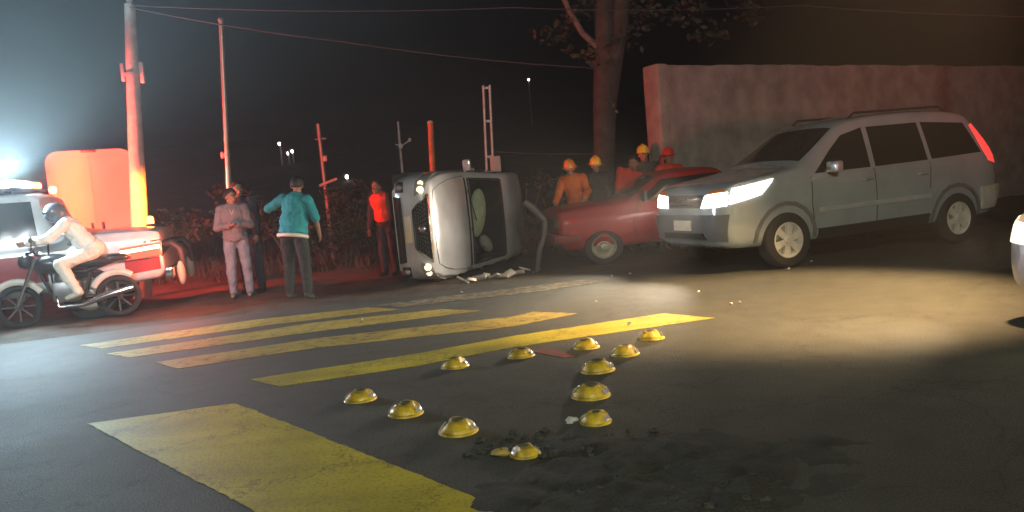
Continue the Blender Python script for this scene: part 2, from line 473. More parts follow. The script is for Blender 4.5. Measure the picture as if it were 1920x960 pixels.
    def strip(s, mb, kind, pts, w=.012, off=.003, thick=.01, n=None):   # a thin band along a line on the skin
        for a, b in zip(pts[:-1], pts[1:]):
            d = V((b[0]-a[0], b[1]-a[1])); L = d.length; d = d/L; e = V((-d.y, d.x))*w/2
            s.patch(mb, kind, [(a[0]-e.x, a[1]-e.y), (b[0]-e.x, b[1]-e.y)], [(a[0]+e.x, a[1]+e.y), (b[0]+e.x, b[1]+e.y)],
                    n=n or max(2, int(L/.08)), m=1, off=off, thick=thick)
        return mb

TYRE = mat('tyre_rubber', (.022, .022, .023), .85, bump=.3, bscale=60)
ALLOY = mat('alloy', (.72, .70, .62), .4, .25, var=.2)
STEEL = mat('painted_steel_wheel', (.42, .4, .33), .45, .35, var=.3)
BLACKP = mat('black_plastic', (.02, .02, .022), .5)
DARKIN = mat('dark_interior', (.012, .012, .014), .9)
CHROME = mat('chrome', (.75, .75, .74), .12, 1, var=.1)
TINT = mat('tinted_window', (.012, .013, .015), .06, 0, var=.1, spec=.6)
LENS = mat('headlamp_reflector', (.85, .85, .82), .08, .75, var=.1, coat=1)
AMBER = mat('amber_lens', (.75, .22, .03), .15, coat=1)
REDLENS = mat('red_lens', (.5, .02, .02), .15, coat=1)
SEAM = mat('panel_gap', (.015, .015, .015), .9)
PLATE = mat('plate_white', (.62, .58, .45), .5)

def wheel(parent, x, y, r, w, side, style, rz=0):
    """tyre with a rim sub-part; side = +1 or -1 is the outer face"""
    t = MB(); hw = w/2
    prof = [(r*.62, -hw*.9), (r*.86, -hw), (r*.96, -hw*.86), (r, -hw*.55), (r*.995, 0), (r, hw*.55), (r*.96, hw*.86), (r*.86, hw), (r*.62, hw*.9)]
    t.lathe(prof, axis='Y', n=36, closed=True)
    o = t.build('wheel', TYRE, parent, smooth=45, loc=(x, y, r)); o.rotation_euler = (0, rz, 0)
    m = MB(); R = r*.635; f = side*hw
    if style == 'spoke':
        m.lathe([(R, -f*.6), (R, f*.92), (R*.93, f*.97), (R*.86, f*.75), (R*.84, -f*.4)], axis='Y', n=32)
        m.lathe([(0, f*.2), (R*.84, f*.0), (R*.84, -f*.5)], axis='Y', n=24)       # dish behind the spokes
        for k in range(6):
            a = 2*PI*k/6
            q = Matrix.Rotation(-a, 3, 'Y')
            m.add([q @ V(p) for p in [(0.02, f*.8, -.035), (R*.9, f*.86, -.05), (R*.9, f*.86, .05), (.02, f*.8, .035),
                                      (0.02, f*.5, -.035), (R*.9, f*.55, -.05), (R*.9, f*.55, .05), (.02, f*.5, .035)]],
                  [(0, 1, 2, 3), (4, 7, 6, 5), (0, 4, 5, 1), (1, 5, 6, 2), (2, 6, 7, 3), (3, 7, 4, 0)])
        m.lathe([(0, f*.95), (R*.2, f*.93), (R*.24, f*.7)], axis='Y', n=16)
        mm = ALLOY
    else:
        m.lathe([(R, -f*.6), (R, f*.9), (R*.95, f*.98), (R*.88, f*.85), (R*.82, f*.45), (R*.62, f*.5), (R*.5, f*.75), (R*.4, f*.8), (R*.36, f*.62), (R*.3, f*.6)], axis='Y', n=32)
        m.lathe([(R*.3, f*.6), (R*.28, f*.98), (R*.18, f*1.04), (0, f*1.05)], axis='Y', n=20)
        for k in range(5):
            a = 2*PI*k/5+.3; c = (math.cos(a)*R*.4, f*.84, math.sin(a)*R*.4)
            m.ell(c, (.014, .02, .014), nu=8, nv=5)
        for k in range(10):
            a = 2*PI*k/10; c = (math.cos(a)*R*.72, f*.5, math.sin(a)*R*.72)
            m.ell(c, (.022, .012, .022), nu=8, nv=4)
        mm = STEEL
    m.build('rim', mm, o, smooth=35)
    return o
def arch_cutters(xs, r, w, depth=.26):
    out = []
    for x, z in xs:
        for sg in (-1, 1):
            m = MB(); m.lathe([(0, -.5), (r, -.5), (r, .5), (0, .5)], axis='Y', n=36)
            o = m.build('cutter', DARKIN, smooth=40); o.location = (x, sg*(w-depth+.5), z); out.append(o)
    return out
def prism_cutter(sh, kind, low, high, depth):
    mb = MB(); sh.patch(mb, kind, low, high, n=12, m=8, off=.05, thick=depth)
    return mb.build('cutter', DARKIN)
def lettering(txt, size, m, parent, loc, rot, name='lettering', depth=.002):
    cu = bpy.data.curves.new(name, 'FONT'); cu.body = txt; cu.size = size; cu.extrude = depth; cu.align_x = 'CENTER'; cu.align_y = 'CENTER'
    o = bpy.data.objects.new(name, cu); C.objects.link(o)
    bpy.context.view_layer.update()
    me = bpy.data.meshes.new_from_object(o.evaluated_get(bpy.context.evaluated_depsgraph_get()))
    bpy.data.objects.remove(o); me.materials.clear(); me.materials.append(m)
    o = bpy.data.objects.new(name, me); C.objects.link(o); o.location = loc; o.rotation_euler = rot
    if parent: o.parent = parent
    return o

# ---------------------------------------------------------------- dark grey sport-utility car driving left, headlights on
SUVP = mat('suv_paint', (.44, .51, .53), .22, .4, var=.14, scale=2.6, coat=.7, rv=.5)
th = math.radians(69); hd = V((-math.sin(th), -math.cos(th), 0)); rz = math.atan2(hd.y, hd.x)
RM = Matrix.Rotation(rz, 3, 'Z')
P = atd(1467, 400, 10.4); P.z = 0
xf_, xr_, wy = 1.55, -1.5, .84
suv = empty('sport_utility_car', P - RM @ V((xf_, wy, 0)), rz, 'silver grey sport utility car driving past with both headlights glaring', 'car')
sh = Shape([(2.5, .66), (2.49, .95), (2.40, 1.12), (2.15, 1.20), (1.45, 1.29), (1.18, 1.33), (.42, 1.82), (.12, 1.92), (-.8, 1.97), (-1.75, 1.94), (-2.1, 1.84), (-2.40, 1.26), (-2.5, 1.08), (-2.52, .7)],
           [(2.5, .52), (2.42, .34), (2.1, .29), (-2.1, .32), (-2.4, .40), (-2.52, .55)],
           [(2.5, .66), (2.42, .80), (2.2, .89), (1.6, .93), (-1.8, .93), (-2.3, .89), (-2.52, .76)],
           [(2.5, 1.15), (1.2, 1.18), (-2.5, 1.27)], .70)
bd = sh.body('body', [SUVP, DARKIN], suv)
boolean(bd, arch_cutters([(xf_, .38), (xr_, .38)], .455, .93, .24))
for x in (xf_, xr_):
    for sg in (1, -1): wheel(suv, x, sg*wy, .37, .22, sg, 'spoke', rz=.35)
for sd, sg in (('L', 1), ('R', -1)):
    w = sh.part('window', TINT, suv, (sd, [(1.02, 1.20), (.06, 1.22)], [(.42, 1.68), (.06, 1.77)]))
    sh.part('window', TINT, suv, (sd, [(-.03, 1.22), (-1.0, 1.245)], [(-.03, 1.77), (-.95, 1.785)]))
    sh.part('window', TINT, suv, (sd, [(-1.08, 1.25), (-2.08, 1.29)], [(-1.03, 1.785), (-1.86, 1.735)]))
    tl = sh.part('tail_light', emit('lit_tail_lens', (1, .06, .05), 1.1), suv, (sd, [(-2.2, 1.16), (-2.46, 1.10)], [(-1.99, 1.70), (-2.11, 1.72)]))
    hl = MB()
    sh.patch(hl, sd, [(2.36, .91), (1.92, 1.0)], [(2.3, 1.10), (1.70, 1.18)], off=.012)
    sh.patch(hl, 'F', [(.40*sg, .87), (.80*sg, .89)], [(.46*sg, 1.03), (.79*sg, 1.06)], off=.012)
    hl.build('headlight', emit('headlight_glare', (1, .94, .82), 14), suv, smooth=40)
    sh.part('indicator_lens', AMBER, suv, ('F', [(.47*sg, 1.045), (.78*sg, 1.07)], [(.5*sg, 1.085), (.74*sg, 1.10)]))
    mo = MB(); sh.strip(mo, sd, [(1.0, .72), (-.98, .74)], w=.06, off=.016); mo.build('side_moulding', mat('pale_moulding', (.5, .52, .52), .4, .3), suv, smooth=40)
    sl = MB(); sh.strip(sl, sd, [(1.02, .40), (-.98, .42)], w=.14, off=.02); sl.build('sill', BLACKP, suv, smooth=40)
    sm = MB()
    sh.strip(sm, sd, [(1.08, .45), (1.12, .8), (1.1, 1.16)], w=.012); sh.strip(sm, sd, [(.01, .45), (.01, 1.2)], w=.012)
    sh.strip(sm, sd, [(-.98, .85), (-1.03, 1.22)], w=.012); sh.strip(sm, sd, [(1.1, .46), (-.9, .47)], w=.01)
    sm.build('door_seam', SEAM, suv)
    for xx in (.16, -.86):
        h = MB(); y = sh.hw(xx, 1.06); h.tube([(xx+.09, sg*(y-.005), 1.055), (xx+.07, sg*(y+.03), 1.06), (xx-.07, sg*(y+.03), 1.063), (xx-.09, sg*(y-.005), 1.06)], [.013, .016, .016, .013], 8)
        h.build('door_handle', SUVP, suv, smooth=True)
    mr = MB(); y = sh.hw(.8, 1.2); mr.box((.80, sg*(y+.13), 1.27), (.12, .22, .15), bev=.035); mr.tube([(.82, sg*(y-.03), 1.2), (.81, sg*(y+.06), 1.24)], .025)
    mr.build('mirror', mat('mirror_shell', (.45, .46, .46), .25, .4, coat=1), suv, smooth=True)
    rr = MB(); y = .56; rr.tube([(.1, sg*y, 1.91), (.0, sg*y, 1.985), (-1.6, sg*y, 2.0), (-1.75, sg*y, 1.91)], .017, 8); rr.build('roof_rail', BLACKP, suv, smooth=True)
    for cx in (xf_, xr_):
        ab = MB()
        pts = [(cx+.475*math.cos(a), .38+.475*math.sin(a)) for a in [PI*k/10 for k in range(0, 11)]]
        sh.strip(ab, sd, pts, w=.05, off=.018)
        ab.build('arch_trim', mat('grey_cladding', (.13, .13, .13), .55), suv, smooth=40)
sh.part('windshield', TINT, suv, ('T', [(1.12, -.70), (1.12, .70)], [(.44, -.58), (.44, .58)]), n=12)
sh.part('rear_window', TINT, suv, ('B', [(-.55, 1.3), (.55, 1.3)], [(-.48, 1.68), (.48, 1.68)]))
gr = sh.part('grille', BLACKP, suv, ('F', [(-.37, .87), (.37, .87)], [(-.40, 1.04), (.40, 1.04)]))
gb = MB()
for z in (.905, .95, .995): sh.strip(gb, 'F', [(-.36, z), (.36, z)], w=.014, off=.016)
gb.build('grille_bar', CHROME, suv, smooth=40)
sh.part('bumper', mat('bumper_grey', (.12, .125, .125), .5), suv, ('F', [(-.78, .44), (.78, .44)], [(-.82, .78), (.82, .78)]), n=16, off=.035)
sh.part('rear_bumper', mat('bumper_light', (.6, .58, .5), .4, .2), suv, ('B', [(-.80, .5), (.80, .5)], [(-.84, .78), (.84, .78)]), ('L', [(-2.48, .48), (-2.02, .46)], [(-2.5, .80), (-2.0, .78)]), ('R', [(-2.48, .48), (-2.02, .46)], [(-2.5, .80), (-2.0, .78)]), n=12, off=.035)
sh.part('lower_grille', BLACKP, suv, ('F', [(-.5, .47), (.5, .47)], [(-.45, .54), (.45, .54)]), off=.045)
sh.part('licence_plate', mat('plate_warm', (.75, .66, .48), .5), suv, ('F', [(-.2, .57), (.2, .57)], [(-.2, .70), (.2, .70)]), off=.05)
for sg in (1, -1):
    hl = RM @ V((2.56, sg*.62, .9)) + suv.location; tg = RM @ V((14, sg*.62+.5, -.05)) + suv.location
    lamp('headlight_beam', 'SPOT', (2.57, sg*.62, .98), (900 if sg > 0 else 700), (1, .82, .62), suv, spot_size=math.radians(95), spot_blend=.9, shadow_soft_size=.06).rotation_euler = (V((10, 1.2, -1.7)) if sg > 0 else V((12, .5, -1.6))).to_track_quat('-Z', 'Y').to_euler()

# ---------------------------------------------------------------- silver hatchback lying on its side
HP = mat('hatch_paint', (.60, .62, .66), .32, .35, var=.16, scale=3.0, coat=.7, rv=.7)
hatch = empty('overturned_hatchback', label='crashed silver hatchback lying on its side with airbags out behind the windscreen', cat='car')
h = Shape([(2.0, .42), (2.0, .6), (1.95, .74), (1.8, .84), (1.4, .93), (.95, 1.0), (.75, 1.04), (-.02, 1.42), (-.35, 1.47), (-1.1, 1.45), (-1.6, 1.36), (-1.88, .98), (-1.97, .86), (-2.0, .5)],
          [(2.0, .34), (1.95, .22), (1.7, .18), (-1.7, .2), (-1.95, .3), (-2.0, .42)],
          [(2.0, .54), (1.95, .68), (1.82, .77), (1.55, .83), (1.2, .85), (-1.3, .85), (-1.8, .80), (-2.0, .68)],
          [(2.0, .85), (1.0, .9), (-2.0, 1.0)], .745, crown=.02)
WS_LO, WS_HI = [(.78, -.68), (.78, .68)], [(.04, -.63), (.04, .63)]
bd = h.body('body', [HP, DARKIN], hatch)
def screen_cutter():
    lo, hi = WS_LO, WS_HI; vs = []
    for (x, y) in (lo[0], lo[1], hi[1], hi[0]): vs.append(V((x, y, h.zt(x, y)+.10)))
    vs += [v-V((.22, 0, .55)) for v in vs]
    return MB().add(vs, [(0, 1, 2, 3), (7, 6, 5, 4), (0, 4, 5, 1), (1, 5, 6, 2), (2, 6, 7, 3), (3, 7, 4, 0)]).build('cutter', DARKIN)
boolean(bd, arch_cutters([(1.27, .3), (-1.25, .3)], .36, .85, .22) + [screen_cutter()])
from mathutils import noise as nz_
for v in bd.data.vertices:                       # crumpled flank, roof edge and rear
    c = v.co; k = max(0, min(1, (c.y-.35)/.4))+.5*max(0, min(1, (-c.x-.2)/.6))
    d = .07*k*nz_.noise(V((c.x*2.2, c.y*2.2, c.z*2.2)))+.03*k*nz_.noise(V((c.x*7, c.y*7, c.z*7)))
    v.co = c - V((c.x*.2, c.y, c.z-.7)).normalized()*(abs(d)+.0)
for x in (1.27, -1.25):
    for sg in (1, -1): wheel(hatch, x, sg*.76, .30, .19, sg, 'steel')
wsg = MB(); h.patch(wsg, 'T', WS_LO, WS_HI, n=12, m=8, off=.004, thick=.004); wsg.build('windscreen', glass('screen_glass', (.86, .89, .87)), hatch, smooth=40)
rim = MB()
for a, b in ((WS_LO[0], WS_LO[1]), (WS_HI[0], WS_HI[1]), (WS_LO[0], WS_HI[0]), (WS_LO[1], WS_HI[1])): h.strip(rim, 'T', [a, b], w=.035, off=.006)
rim.build('screen_seal', BLACKP, hatch, smooth=40)
ds = MB(); ds.box((.62, 0, .90), (.3, 1.2, .12), bev=.04); ds.build('dashboard', BLACKP, hatch, smooth=True)
AB = mat('airbag_cloth', (.62, .66, .46), .8, var=.15, scale=9, bump=.8, bscale=14)
a = MB(); a.ell((.49, -.12, 1.075), (.17, .40, .10), rot=Matrix.Rotation(math.radians(27), 3, 'Y') @ Matrix.Rotation(-.22, 3, 'Z'), nu=24, nv=14); ao = a.build('airbag', AB, hatch, smooth='all')
a = MB(); a.ell((.36, .40, 1.135), (.10, .17, .09), rot=Matrix.Rotation(math.radians(27), 3, 'Y') @ Matrix.Rotation(.6, 3, 'Z'), nu=20, nv=12); a.build('airbag', mat('airbag_cloth_grey', (.42, .43, .40), .8, var=.2, bump=.8, bscale=14), hatch, smooth='all')
a = MB()
for y in (.36, -.36): a.box((-.45, y, .95), (.14, .5, .5), bev=.05); a.box((-.50, y, 1.23), (.09, .26, .17), bev=.03)
a.build('seat', mat('seat_cloth', (.05, .05, .055), .9), hatch, smooth=True)
a = MB(); a.lathe([(.17+.014*math.cos(t), .014*math.sin(t)) for t in [2*PI*k/8 for k in range(8)]], n=24, closed=True); so = a.build('steering_wheel', BLACKP, hatch, smooth='all', loc=(.36, .36, .98)); so.rotation_euler = (0, math.radians(-60), 0)
for sd, sg in (('L', 1), ('R', -1)):
    h.part('window', TINT, hatch, (sd, [(.62, .97), (-.28, 1.0)], [(.06, 1.32), (-.28, 1.38)]))
    h.part('window', TINT, hatch, (sd, [(-.35, 1.0), (-1.45, 1.04)], [(-.35, 1.38), (-1.3, 1.33)]))
    sm = MB(); h.strip(sm, sd, [(.85, .35), (.9, .6), (.8, .93)]); h.strip(sm, sd, [(-.31, .3), (-.31, .96)]); h.strip(sm, sd, [(.85, .3), (-.9, .32)]); sm.build('door_seam', SEAM, hatch)
    hd_ = MB(); y = h.hw(-.18, .86); hd_.tube([(-.1, sg*(y-.004), .86), (-.12, sg*(y+.025), .865), (-.24, sg*(y+.025), .865), (-.26, sg*(y-.004), .865)], .013, 8); hd_.build('door_handle', HP, hatch, smooth=True)
    if sg < 0:
        mr = MB(); y = h.hw(.6, .95); mr.box((.58, sg*(y+.10), 1.0), (.10, .19, .13), bev=.035); mr.tube([(.6, sg*(y-.03), .95), (.59, sg*(y+.05), .98)], .022)
        mr.build('mirror', mat('mirror_white', (.7, .7, .72), .2, .3, coat=1), hatch, smooth=True)
    hl = MB(); h.patch(hl, 'F', [(.48*sg, .58), (.71*sg, .60)], [(.56*sg, .73), (.70*sg, .76)], off=.012); h.patch(hl, sd, [(1.90, .62), (1.66, .70)], [(1.86, .76), (1.56, .79)], off=.012)
    ho = hl.build('headlight', mat('headlamp_glass', (.5, .5, .5), .1, .5, coat=1), hatch, smooth=40)
    b2 = MB()
    for yy, r in ((.57, .052), (.66, .042)):
        x = h.xf(yy*sg, .675, 1); b2.lathe([(0, .012), (r*.5, .018), (r, .02), (r*1.05, .0)], c=(x+.006, yy*sg, .675), axis='X', n=18)
    b2.build('reflector', emit('weak_headlamp', (1, .80, .55), 1.6), ho, smooth=True)
    h.part('indicator_lens', AMBER, hatch, (sd, [(1.66, .64), (1.60, .655)], [(1.62, .70), (1.56, .715)]), off=.016)
    fr = h.part('fog_lamp_recess', BLACKP, hatch, ('F', [(.55*sg, .28), (.71*sg, .30)], [(.55*sg, .42), (.70*sg, .40)]), off=.008)
    x = h.xf(.62*sg, .35, 1); fl = MB(); fl.lathe([(0, .022), (.03, .02), (.045, .004), (.05, -.01)], c=(x+.006, .62*sg, .35), axis='X', n=18); fl.build('fog_lamp', LENS, fr, smooth=True)
h.part('lower_intake', DARKIN, hatch, ('F', [(-.50, .235), (.50, .235)], [(-.48, .37), (.48, .37)]), n=12, off=.01)
li = MB()
for z in (.275, .32): h.strip(li, 'F', [(-.47, z), (.47, z)], w=.014, off=.018)
li.build('intake_slat', BLACKP, hatch)
h.part('licence_plate', PLATE, hatch, ('F', [(-.2, .40), (.2, .40)], [(-.2, .50), (.2, .50)]), off=.022)
sp = MB(); h.strip(sp, 'F', [(-.6, .215), (.6, .215)], w=.035, off=.02); sp.build('front_lip', mat('lip_pale', (.55, .53, .48), .35, .4), hatch, smooth=40)
grl = h.part('grille', DARKIN, hatch, ('F', [(-.27, .545), (.27, .545)], [(-.48, .745), (.48, .745)]), n=14, off=.008)
fr = MB(); h.strip(fr, 'F', [(-.28, .538), (.28, .538)], w=.03, off=.022); h.strip(fr, 'F', [(-.50, .755), (.50, .755)], w=.02, off=.022)
for sg in (1, -1): h.strip(fr, 'F', [(.28*sg, .538), (.50*sg, .755)], w=.024, off=.022)
fr.build('grille_frame', CHROME, hatch, smooth=40)
random.seed(4); gm = MB()
for j in range(5):
    for i in range(13):
        z = .575+.033*j; y = (-.25+.0417*i)*(1+.17*j); x = h.xf(y, z, 1); gm.box((x+.014, y, z), (.006, .030, .018))
gm.build('grille_mesh', mat('mesh_grey', (.10, .10, .10), .35, .6), hatch)['kind'] = 'stuff'
em = MB(); x = h.xf(0, .65, 1); em.lathe([(0, .03), (.045, .028), (.055, .02), (.06, .0)], c=(x, 0, .65), axis='X', n=20); em.build('emblem', CHROME, hatch, smooth=True)
bs = MB()
for sg in (1, -1): h.strip(bs, 'T', [(1.84, .54*sg), (1.7, .62*sg), (1.45, .68*sg), (1.2, .71*sg), (.86, .73*sg)], w=.007)
h.strip(bs, 'T', [(1.84, -.54), (1.87, -.3), (1.88, 0), (1.87, .3), (1.84, .54)], w=.007); h.strip(bs, 'T', [(.86, -.70), (.86, .70)], w=.05); bs.build('bonnet_seam', SEAM, hatch)
wi = MB()
for y in (.1, -.5):
    pts = [V((.84, y, h.zt(.84, y)+.02)), V((.80, y+.1, h.zt(.80, y+.1)+.02)), V((.70, y+.5, h.zt(.70, min(.64, y+.5))+.02))]; wi.tube(pts, .009, 6)
wi.build('wiper', BLACKP, hatch, smooth=True)
un = MB(); un.box((0, 0, .19), (3.2, 1.3, .05)); un.tube([(-1.7, .3, .17), (.6, .1, .15)], .03); un.box((-1.4, .3, .16), (.5, .3, .12)); un.build('underbody', BLACKP, hatch)
# roll on to the left flank, front towards the camera, a little turned to show bonnet and roof
al = math.radians(14)
Fv = V((-math.sin(al), -math.cos(al), 0)); Uv = V((math.cos(al), -math.sin(al), 0)); Lv = Uv.cross(Fv)
B3 = Matrix((Fv, Lv, Uv)).transposed()
tip = Matrix.Rotation(math.radians(0.5), 3, Fv)            # leaning slightly on to the crushed roof edge
B3 = tip @ B3
hatch.matrix_world = Matrix.Translation(V((0, 0, 0))) @ B3.to_4x4()
bpy.context.view_layer.update()
zmin = 1e9
for c in hatch.children:
    if c.type == 'MESH' and c.name.startswith(('body', 'wheel')):
        for v in c.data.vertices: zmin = min(zmin, (B3 @ (c.matrix_local @ v.co)).z)
tgt = atd(846, 500, 12.35)
mid_ = B3 @ V((1.2, 0, .78))
hatch.location = V((tgt.x-mid_.x, tgt.y-mid_.y, -zmin+.0))

# ---------------------------------------------------------------- red pickup behind the grey car
RP = mat('red_paint', (.34, .012, .014), .45, .1, var=.3, scale=2, coat=.3, rv=.5)
th = math.radians(82); hd = V((-math.sin(th), -math.cos(th), 0)); rz = math.atan2(hd.y, hd.x); RM2 = Matrix.Rotation(rz, 3, 'Z')
P = atd(1131, 480, 12.6); P.z = 0
pk = empty('red_pickup', P - RM2 @ V((1.35, .68, 0)), rz, 'old red pickup truck with pale steel wheels, nose close to the overturned car', 'pickup')
p = Shape([(2.05, .5), (2.05, .92), (2.02, 1.02), (1.85, 1.06), (1.0, 1.10), (.85, 1.13), (.35, 1.50), (.1, 1.56), (-.6, 1.57), (-.8, 1.50), (-.86, 1.05), (-2.2, 1.05), (-2.24, .95), (-2.25, .55)],
          [(2.05, .42), (1.95, .3), (1.7, .28), (-2.0, .34), (-2.25, .45)],
          [(2.05, .74), (1.99, .79), (1.6, .80), (-2.0, .80), (-2.25, .78)], [(2.05, .9), (-2.25, .98)], .60)
bd = p.body('body', [RP, DARKIN], pk)
bc = MB(); bc.box((-1.55, 0, 1.0), (1.2, 1.32, .6)); bco = bc.build('cutter', RP)
boolean(bd, arch_cutters([(1.35, .33), (-1.4, .33)], .40, .80, .22) + [bco])
for x in (1.35, -1.4):
    for sg in (1, -1): wheel(pk, x, sg*.70, .325, .2, sg, 'steel')
for sd, sg in (('L', 1), ('R', -1)):
    p.part('window', TINT, pk, (sd, [(.72, 1.06), (-.7, 1.06)], [(.3, 1.42), (-.66, 1.46)]))
    sm = MB(); p.strip(sm, sd, [(.8, .4), (.85, .7), (.75, 1.0)]); sm.build('door_seam', SEAM, pk); sm = MB(); p.strip(sm, sd, [(-.76, .4), (-.76, 1.02)]); sm.build('door_seam', SEAM, pk)
    p.part('headlight', mat('headlamp_dim', (.35, .33, .32), .15, .4, coat=1), pk, ('F', [(.48*sg, .72), (.70*sg, .72)], [(.48*sg, .86), (.70*sg, .86)]), off=.012)
    p.part('indicator_lens', REDLENS, pk, (sd, [(1.94, .78), (1.76, .79)], [(1.92, .86), (1.76, .87)]), off=.012)
    p.part('side_marker', REDLENS, pk, (sd, [(1.88, .58), (1.74, .59)], [(1.88, .64), (1.74, .65)]), off=.012)
    dh = MB(); y = p.hw(-.62, .93); dh.box((-.6, sg*(y+.01), .93), (.16, .03, .03), bev=.008); dh.build('door_handle', BLACKP, pk, smooth=True)
    mr = MB(); y = p.hw(.66, 1.05); mr.box((.66, sg*(y+.12), 1.16), (.06, .17, .2), bev=.02); mr.tube([(.7, sg*(y-.03), 1.03), (.68, sg*(y+.08), 1.1)], .015, 6); mr.build('mirror', BLACKP, pk, smooth=True)
p.part('windshield', TINT, pk, ('T', [(.80, -.6), (.80, .6)], [(.36, -.52), (.36, .52)]), n=10)
p.part('grille', BLACKP, pk, ('F', [(-.44, .72), (.44, .72)], [(-.44, .87), (.44, .87)]))
bm_ = MB(); bm_.box((2.09, 0, .52), (.09, 1.55, .17), bev=.03); bm_.box((1.9, .79, .52), (.4, .05, .15), bev=.02); bm_.box((1.9, -.79, .52), (.4, .05, .15), bev=.02); bm_.build('bumper', mat('dull_red_bumper', (.2, .03, .03), .5, .2), pk, smooth=True)
pk.scale = (1, 1, .9)
# crumpled strip of trim hanging in front of the pickup
tr = MB(); a_, b_ = atd(983, 378, 12.3), atd(1022, 414, 12.3); 
tr.tube([a_, a_.lerp(b_, .4)+V((0, 0, .02)), b_], [.05, .06, .045], 10); tr.tube([b_, atd(1021, 440, 12.3), atd(1012, 468, 12.3), V((atd(1006, 500, 12.3).x, 12.3, .0))], [.045, .04, .045, .03], 10)
tag(tr.build('bent_bumper_strip', mat('scraped_metal', (.14, .13, .12), .5, .4), smooth=True), 'bent grey bumper strip standing between the overturned car and the red pickup', 'car wreckage')

# ---------------------------------------------------------------- emergency pickup at the left edge
WP = mat('truck_white_paint', (.62, .66, .70), .3, .1, var=.1, coat=.6)
MAR = mat('truck_maroon_band', (.30, .05, .06), .35, .1, var=.2, coat=.6)
th = math.radians(74); hd = V((-math.sin(th), -math.cos(th), 0)); rz = math.atan2(hd.y, hd.x); RT = Matrix.Rotation(rz, 3, 'Z')
P = atd(306, 480, 11.4); P.z = 0
tk = empty('emergency_pickup', P - RT @ V((-2.45, .86, 0)), rz, 'white and maroon emergency pickup with a blazing white light bar and lit red tail light', 'pickup')
t = Shape([(2.6, .55), (2.6, .85), (2.5, 1.08), (1.6, 1.18), (1.35, 1.22), (.75, 1.75), (.5, 1.84), (-.75, 1.84), (-.98, 1.75), (-1.05, 1.22), (-2.4, 1.2), (-2.44, 1.1), (-2.45, .6)],
          [(2.6, .5), (2.45, .36), (-2.3, .42), (-2.45, .55)], [(2.6, .72), (2.5, .84), (2.1, .88), (-2.3, .88), (-2.45, .85)], [(2.6, 1.0), (-2.45, 1.14)], .68)
bd = t.body('body', [WP, DARKIN], tk)
bc = MB(); bc.box((-1.76, 0, 1.12), (1.25, 1.5, .7)); bco = bc.build('cutter', WP)
boolean(bd, arch_cutters([(1.65, .38), (-1.45, .38)], .46, .88, .24) + [bco])
for x in (1.65, -1.45):
    for sg in (1, -1): wheel(tk, x, sg*.78, .37, .24, sg, 'steel')
REDLIT = emit('lit_red_tail', (1, .09, .05), 2.2); HOT = emit('tail_hot_bar', (1, .55, .28), 11)
for sd, sg in (('L', 1), ('R', -1)):
    t.part('window', TINT, tk, (sd, [(1.2, 1.22), (.24, 1.23)], [(.76, 1.68), (.24, 1.74)]))
    t.part('window', TINT, tk, (sd, [(.14, 1.23), (-.88, 1.24)], [(.14, 1.74), (-.82, 1.72)]))
    t.part('side_band', MAR, tk, (sd, [(2.5, .56), (2.14, .6)], [(2.48, .92), (2.14, .94)]), (sd, [(1.16, .56), (-.96, .6)], [(1.16, .96), (-.96, .98)]), (sd, [(-1.94, .58), (-2.4, .62)], [(-1.94, .96), (-2.4, .98)]), off=.004)
    sm = MB(); t.strip(sm, sd, [(1.2, .5), (1.25, .8), (1.22, 1.18)]); t.strip(sm, sd, [(.19, .5), (.19, 1.2)]); t.strip(sm, sd, [(-1.0, .5), (-1.0, 1.2)], w=.025); sm.build('door_seam', SEAM, tk)
    tl = t.part('tail_light', REDLIT, tk, (sd, [(-1.86, .78), (-2.435, .82)], [(-1.90, .96), (-2.43, 1.0)]), off=.015)
    hb_ = MB(); t.strip(hb_, sd, [(-1.90, .90), (-2.42, .945)], w=.05, off=.02); hb_.build('bulb_strip', HOT, tl, smooth=40)
    hb_ = MB(); t.strip(hb_, sd, [(-2.435, .80), (-2.435, 1.02)], w=.02, off=.022); t.strip(hb_, sd, [(-2.22, 1.02), (-2.435, 1.03)], w=.015, off=.022); t.strip(hb_, sd, [(-1.86, .77), (-2.40, .79)], w=.014, off=.022); hb_.build('lamp_frame', CHROME, tl, smooth=40)
    mf = MB(); mf.tube([(-2.43, sg*.55, .95), (-2.56, sg*.58, .97), (-2.66, sg*.60, .86), (-2.68, sg*.60, .60)], [.05, .06, .06, .05], 10); mfo = mf.build('step_rail', BLACKP, tk, smooth=True)
    mf = MB(); mf.ell((-2.64, sg*.62, .52), (.06, .08, .18)); mf.build('rubber_stop', mat('pale_rubber', (.5, .46, .38), .7), mfo, smooth='all')
rear = MB(); rear.box((-2.5, 0, .55), (.12, 1.7, .16), bev=.03); rear.build('rear_bumper', CHROME, tk, smooth=True)
lettering('420 42', .13, mat('grey_letters', (.2, .2, .2), .6), tk, (-1.42, t.hw(-1.5, 1.08)+.006, 1.085), (math.radians(90), 0, math.radians(180)))
lb = MB(); lb.box((-.52, 0, 1.91), (.34, 1.5, .05), bev=.015); lb.box((-.52, 0, 1.885), (.1, 1.1, .06)); lbo = lb.build('light_bar', BLACKP, tk, smooth=True)
LBW = emit('light_bar_white', (.75, .9, 1), 60); LBR = emit('light_bar_red', (1, .08, .03), 25)
for k in range(5):
    y = -.56+.28*k
    m_ = MB(); m_.box((-.52, y, 1.985), (.26, .24, .10), bev=.03); m_.build('beacon', LBW if k in (2, 3, 4) else LBR, lbo, smooth=True)
lamp('light_bar_glow', 'SPOT', (-.52, .80, 2.0), 1300, (.62, .86, 1), tk, spot_size=math.radians(150), spot_blend=.6, shadow_soft_size=.12).rotation_euler = V((-.3, 1, -.12)).to_track_quat('-Z', 'Y').to_euler()
